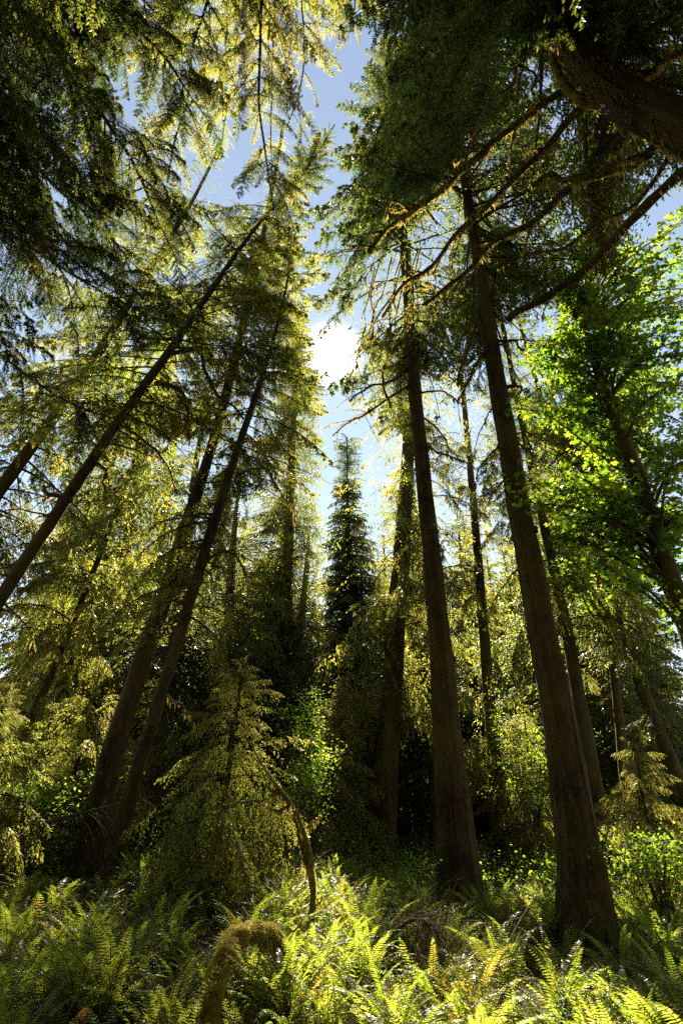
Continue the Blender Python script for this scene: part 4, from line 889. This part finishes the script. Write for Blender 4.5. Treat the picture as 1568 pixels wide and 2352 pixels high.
for x, Y, gap, Ya in spots:
    k = 0 if Ya < 0 else 2 if gap or (Ya == 34 and rng.random() < .3) else int(rng.integers(2)); s = rng.uniform(.8, 1.15) * (.75 if gap and Y < 46 else 1)
    s = rng.uniform(1.0, 1.2) if Ya < 0 else s * {34: .76, 46: 1.08, 62: 1.45}[Ya]
    if k == 2 and gap: s = min(s, (2 + Y * .40) / 12 * rng.uniform(.7, .95))
    o = kinds[k] if not used[k] else copy_tree(kinds[k]); used[k] = True
    o.location = (x, Y, float(ground_z(x, Y))); o.rotation_euler = (0, 0, rng.uniform(0, 6.28)); o.scale = (s, s, s * rng.uniform(.92, 1.08))
    side = 'added behind the camera for shade' if Y < 0 else 'behind the leaning left trunks' if x / Y < -.12 else ('at the foot of the sky gap' if gap else ('behind the two thick right trunks' if x / Y < .3 else 'deep in the forest at the right edge'))
    row = {-1: 'unseen', 34: 'nearer', 46: 'middle', 62: 'farthest'}[Ya]
    size = 'small young' if k == 2 else ('dark tall' if k == 0 else 'lighter slender')
    tag(o, f'{size} conifer, {row} background row, {side}', 'tree', f'{row} background conifers {side}, {size}')

# low growth under the far trees: nobody could count it
def undergrowth():
    rng = np.random.default_rng(88); g = Geo(); C = []
    for _ in range(1500):
        Y = rng.uniform(17, 60); x = rng.uniform(-.62, .62) * Y
        if abs(x + .3) < 2.6 and Y < 21: continue
        h = rng.uniform(.3, 1.7); z = float(ground_z(x, Y)); C.append(np.array([x, Y, z]) + rng.normal(0, 1, (95, 3)) * np.array([.55, .55, .25]) + np.array([0, 0, h * .6]))
    C = np.concatenate(C); scatter_leaves(g, C, rng, .078, 0, shape=OVAL)
    tag(link('undergrowth', g.mesh('undergrowth', [M['shrub_leaf']])), 'low leafy undergrowth between the trunks', 'undergrowth', None, 'stuff')
undergrowth()

# ------------------------------------------------------------------ sword ferns
def frond_geo(geo, seed, L=1.0, pairs=38, curl=1.0, m=0, stem=1, width=.085, base=(0, 0, 0), az=0.0, tilt=72.0, twist=0.0, fine=True):
    r = np.random.default_rng(seed)
    n = 16; s = np.linspace(0, 1, n); el = np.radians(tilt - (70 + 25 * r.random()) * curl * s ** 1.5); ds = L / (n - 1)
    x = np.r_[0, np.cumsum(np.cos(el[:-1]) * ds)]; z = np.r_[0, np.cumsum(np.sin(el[:-1]) * ds)]; y = .05 * L * r.normal() * s ** 2
    P = np.stack([x, y, z], -1)
    t = np.linspace(.14, .985, pairs); Pt = np.stack([np.interp(t, s, P[:, k]) for k in range(3)], -1)
    e = np.interp(t, s, el); Tn = np.stack([np.cos(e), np.zeros(pairs), np.sin(e)], -1); Nn = np.stack([-np.sin(e), np.zeros(pairs), np.cos(e)], -1); S = np.array([0, 1.0, 0])
    prof = np.clip(np.minimum((t - .06) / .16, 1), .3, 1) * np.clip((1.02 - t) / .62, .02, 1) ** .8
    quads = []; tris = []
    for sg in (1, -1):
        l = width * L ** .6 * 1.25 * prof * r.uniform(.88, 1.08, pairs); wd = np.minimum(.0105 * L ** .5, l * .3) * (1 if fine else 1.5)
        d = S * sg + Tn * (.28 + .25 * t[:, None]) - Nn * r.uniform(.0, .28, (pairs, 1)); d += Nn * math.sin(twist) * sg; d /= np.linalg.norm(d, axis=1)[:, None]
        wv = Tn + Nn * r.normal(.15, .25, (pairs, 1)); wv -= d * np.sum(wv * d, 1)[:, None]; wv /= np.linalg.norm(wv, axis=1)[:, None]
        mid = Pt + d * (l * .55)[:, None] + Nn * (.03 * l)[:, None]; tip = Pt + d * l[:, None] + Tn * (.12 * l)[:, None] - Nn * (.16 * l)[:, None]
        W = wv * wd[:, None]
        quads.append(np.stack([Pt - W * .45, Pt + W * .55, mid + W * .5, mid - W * .4], 1)); tris.append(np.stack([mid - W * .4, mid + W * .5, tip], 1))
    c, s_ = math.cos(az), math.sin(az); R = np.array([[c, -s_, 0], [s_, c, 0], [0, 0, 1]])
    f = lambda q: q @ R.T + np.asarray(base)
    for q in quads: geo.quads(f(q), m)
    for q in tris: geo.quads(f(q), m)
    tube(geo, f(P), np.linspace(.0055, .0015, n) * L ** .5, 4, stem, cap=False)

def clump_mesh(name, seed, nf, mats, fine=False, dead=3, up=1.0):
    r = np.random.default_rng(seed); g = Geo()
    for k in range(nf):
        frond_geo(g, seed * 100 + k, r.uniform(.65, 1.15), 30, r.uniform(.65, 1.15), 0, 1, base=r.normal(0, .03, 3) * np.array([1, 1, .3]), az=k * 2.4 + r.normal(0, .3), tilt=r.uniform(58, 86) * up, twist=r.normal(0, .3), fine=fine)
    for k in range(dead):
        frond_geo(g, seed * 100 + 60 + k, r.uniform(.5, .85), 22, 1.2, 2, 2, az=r.uniform(0, 6.28), tilt=r.uniform(8, 40), fine=fine)
    return g.mesh(name, mats)
FM = [M['fern_leaf'], M['twig'], M['fern_dead']]; FY = [M['fern_yellow'], M['twig'], M['fern_dead']]
CL_G = [clump_mesh('sword_fern', 400 + k, 15 + k, FM, dead=3 + k % 4) for k in range(5)]
CL_Y = [clump_mesh('sword_fern', 420 + k, 14 + k, FY, dead=4) for k in range(3)]
FR_G = []; FR_Y = []; FR_D = []
for k in range(9):
    g = Geo(); frond_geo(g, 500 + k, 1.0, 42, (.6, .8, 1.0, .5, .9, 1.15, .7, .4, 1.0)[k], tilt=78, twist=(0, .4, -.4, .2, 0, -.2, .5, 0, .3)[k]); FR_G.append(g.mesh('frond', FM))
    g = Geo(); frond_geo(g, 500 + k, 1.0, 42, (.6, .8, 1.0, .5, .9, 1.15, .7, .4, 1.0)[k], tilt=78, twist=.2); FR_Y.append(g.mesh('frond', FY))
    g = Geo(); frond_geo(g, 530 + k, .75, 30, 1.2, 2, 2, tilt=30); FR_D.append(g.mesh('frond', FM))
RF = np.random.default_rng(23)
def fern_parts(x, y, s, label, group, yellow=0.0, nf=15, dead=3, up=0.0):
    t = root('sword_fern', (x, y, float(ground_z(x, y))), label, 'fern', group)
    for k in range(nf + dead):
        d = k >= nf; pool = FR_D if d else (FR_Y if RF.random() < yellow else FR_G)
        o = link('frond', pool[RF.integers(9)], t, RF.normal(0, .03, 3) * np.array([1, 1, .3]))
        L = s * RF.uniform(.65, 1.15); o.scale = (L, L, L); o.rotation_euler = (RF.normal(0, .12), RF.uniform(-.12, .3) - up, k * 2.4 + RF.normal(0, .3))
    return t
def fern(x, y, s, label, group, yellow=False):
    pool = CL_Y if yellow else CL_G
    o = link('sword_fern', pool[RF.integers(len(pool))], None, (x, y, float(ground_z(x, y)) - .03)); o.scale = (s, s, s * RF.uniform(.9, 1.1)); o.rotation_euler = (RF.normal(0, .1), RF.normal(0, .1), RF.uniform(0, 6.28))
    return tag(o, label, 'fern', group)
# the nearest ones, each with its own fronds
NEARF = [(-.22, 5.0, .75, .5, 'bright fern at the bottom edge just right of the mossy arch'), (.45, 5.2, .8, .6, 'yellowing fern at the bottom centre edge'), (1.15, 5.3, .85, .3, 'sunlit fern at the bottom edge, right of the yellowing one'),
    (1.75, 5.6, .9, .1, 'fern at the bottom right with a rust brown frond among green ones'), (2.55, 5.0, .9, 0, 'upright vivid green fern in the bottom right corner'), (2.9, 4.9, .75, 0, 'fern with grey glossy fronds at the bottom right corner'),
    (.15, 6.2, .85, .4, 'fern full in the sun below the bent sapling'), (.8, 6.5, .9, .5, 'golden fern to the right of the bent sapling, low in the picture'), (1.55, 6.7, .95, .1, 'tall fern with dark upright fronds right of the golden one'),
    (-1.75, 5.0, .62, 0, 'shaded fern at the bottom edge left of the mossy arch'), (-2.4, 5.3, .85, 0, 'dark fern at the bottom edge, second left of the mossy arch'), (-3.1, 5.2, .9, 0, 'very dark fern in the bottom left corner'),
    (-2.15, 6.3, .8, 0, 'fern with silvery lit fronds left of the mossy arch'), (-2.8, 6.6, .9, 0, 'shaded green fern left of the silvery one'), (-3.7, 6.7, .95, 0, 'dark fern at the left edge low down'),
    (-1.75, 8.3, .9, 0, 'fern reaching over the top of the mossy arch from the left'), (-.15, 7.9, .85, .3, 'sunlit fern right behind the mossy arch'), (.55, 7.7, .9, .3, 'pale lit fern at the foot of the bent sapling'),
    (1.25, 7.9, .9, .2, 'lit fern before the dry twig heap'), (2.1, 6.7, .85, .05, 'half shaded fern before the gap between the thick right trunks'), (3.9, 8.6, 1.1, 0, 'big fern with arching fronds at the right edge'), (4.6, 8.8, 1.15, 0, 'wide fern cut by the right edge'),
    (-4.3, 9.4, 1.25, 0, 'large fern on the left bank with one bright lit frond'), (-3.5, 8.0, 1.0, 0, 'green fern on the left bank below the large bright frond'), (-2.4, 8.2, .95, 0, 'dim fern in the shade at the left of centre'), (-4.9, 8.2, 1.05, 0, 'lit fern at the left edge of the bank')]
for x, y, s, ye, lab in NEARF: fern_parts(x, y, s * .92, lab, 'sword ferns nearest to the camera', ye * .7, 15, 6)
for x, y, s in ((-.72, 6.5, .55), (-.95, 7.3, .5), (-.55, 7.1, .5), (-1.45, 6.9, .5), (-1.25, 6.0, .5), (-.8, 5.7, .5), (-.6, 7.8, .6), (-.9, 8.4, .65), (-.45, 8.7, .7), (-1.1, 9.0, .8), (-.7, 9.2, .8), (-.35, 9.5, .85), (-.5, 6.3, .5), (-.85, 7.9, .5)): fern(x, y, s, 'small sword fern in the shade under the mossy arch', 'small ferns under the mossy arch')
for x, y, s, lab in ((.62, 5.75, .9, 'rust brown withered fern in the sun near the bottom centre edge'), (1.0, 7.1, .95, 'orange brown withered fern before the dry twig heap'), (1.75, 6.2, .85, 'withered brown fern between green ones at the bottom right'),
                     (-1.3, 8.9, .9, 'reddish withered fern behind the mossy arch'), (-2.7, 7.4, .85, 'withered brown fern in the shade left of the mossy arch'), (.35, 9.6, .9, 'orange withered fern on the sunlit slope right of the bent sapling')):
    fern_parts(x, y, s, lab, 'withered ferns', 0, 2, 13)
placed = [(a[0], a[1]) for a in NEARF]
cnt = 0
for _ in range(6000):
    if cnt >= 285: break
    y = 6 + 18 * RF.random() ** .8; x = RF.uniform(-.60, .58) * y * .95
    gap = .20 + .0165 * y
    if any((x - a) ** 2 + (y - b) ** 2 < gap * gap for a, b in placed): continue
    if y > 19.5 and not (-9 < x < 2): continue
    if x > 2.2 and x < 4.2 and y > 8.5 and RF.random() < .5: continue
    if -1.75 < x < -.35 and y < 7.1 or -1.3 < x < -.6 and y < 7.8: continue
    placed.append((x, y)); cnt += 1
    if x < -2.3: lab, grp = ('shaded sword fern on the left bank', 'ferns on the left bank') if y < 12 else ('sword fern along the top of the left bank under the leaning pair', 'ferns at the top of the left bank')
    elif x < 1.9: lab, grp = ('sunlit sword fern on the lower part of the bright slope', 'ferns low on the sunlit slope') if y < 11.5 else ('sunlit sword fern on the upper bright slope behind the bent sapling', 'ferns high on the sunlit slope')
    else: lab, grp = ('dark sword fern in the hollow between the thick right trunks', 'ferns in the dark hollow') if x / y < .33 else ('sword fern at the right edge beyond the thickest trunk', 'ferns at the right edge')
    fern(x, y, RF.uniform(.8, 1.15), lab, grp, yellow=(-2.0 < x < 1.6 and RF.random() < .15))

# the smallest young ferns that fill every gap: nobody could count them
def fern_carpet():
    rng = np.random.default_rng(91); g = Geo(); n = 1150
    for i in range(n):
        Y = 5.0 + 17 * rng.random() ** .95; x = rng.uniform(-.6, .58) * Y
        if -1.5 < x < -.5 and Y < 6.6: continue
        z = float(ground_z(x, Y)); a0 = rng.uniform(0, 6.28)
        for k in range(4):
            frond_geo(g, 9000 + 4 * i + k, rng.uniform(.35, .8), 14 if Y > 9 else 20, rng.uniform(.6, 1.2), 2 if rng.random() < .10 else 0, 1, base=(x, Y, z - .02), az=a0 + k * 1.57 + rng.normal(0, .4), tilt=rng.uniform(45, 85), fine=False, width=.1)
    tag(link('fern_undergrowth', g.mesh('fern_undergrowth', FM)), 'low young ferns filling the gaps between the large ones', 'undergrowth', None, 'stuff')
fern_carpet()

# fallen needles, twigs and dead fronds between the ferns
def litter():
    rng = np.random.default_rng(90); g = Geo(); n = 9000
    Y = 3.5 + 18 * rng.random(n); x = rng.uniform(-.6, .6, n) * Y; A = np.stack([x, Y, ground_z(x, Y) + rng.uniform(.0, .10, n)], -1); a = rng.uniform(0, 6.28, n); l = rng.uniform(.05, .3, n)
    B = A + np.stack([np.cos(a) * l, np.sin(a) * l, rng.normal(.02, .05, n)], -1); cones(g, A, B, .004, 0); scatter_leaves(g, A[:5000] + np.array([0, 0, .03]), rng, .05, 1, shape=OVAL)
    tag(link('forest_litter', g.mesh('forest_litter', [M['dry_twig'], M['fern_dead']])), 'dry twigs and dead leaves on the forest floor', 'litter', None, 'stuff')
litter()
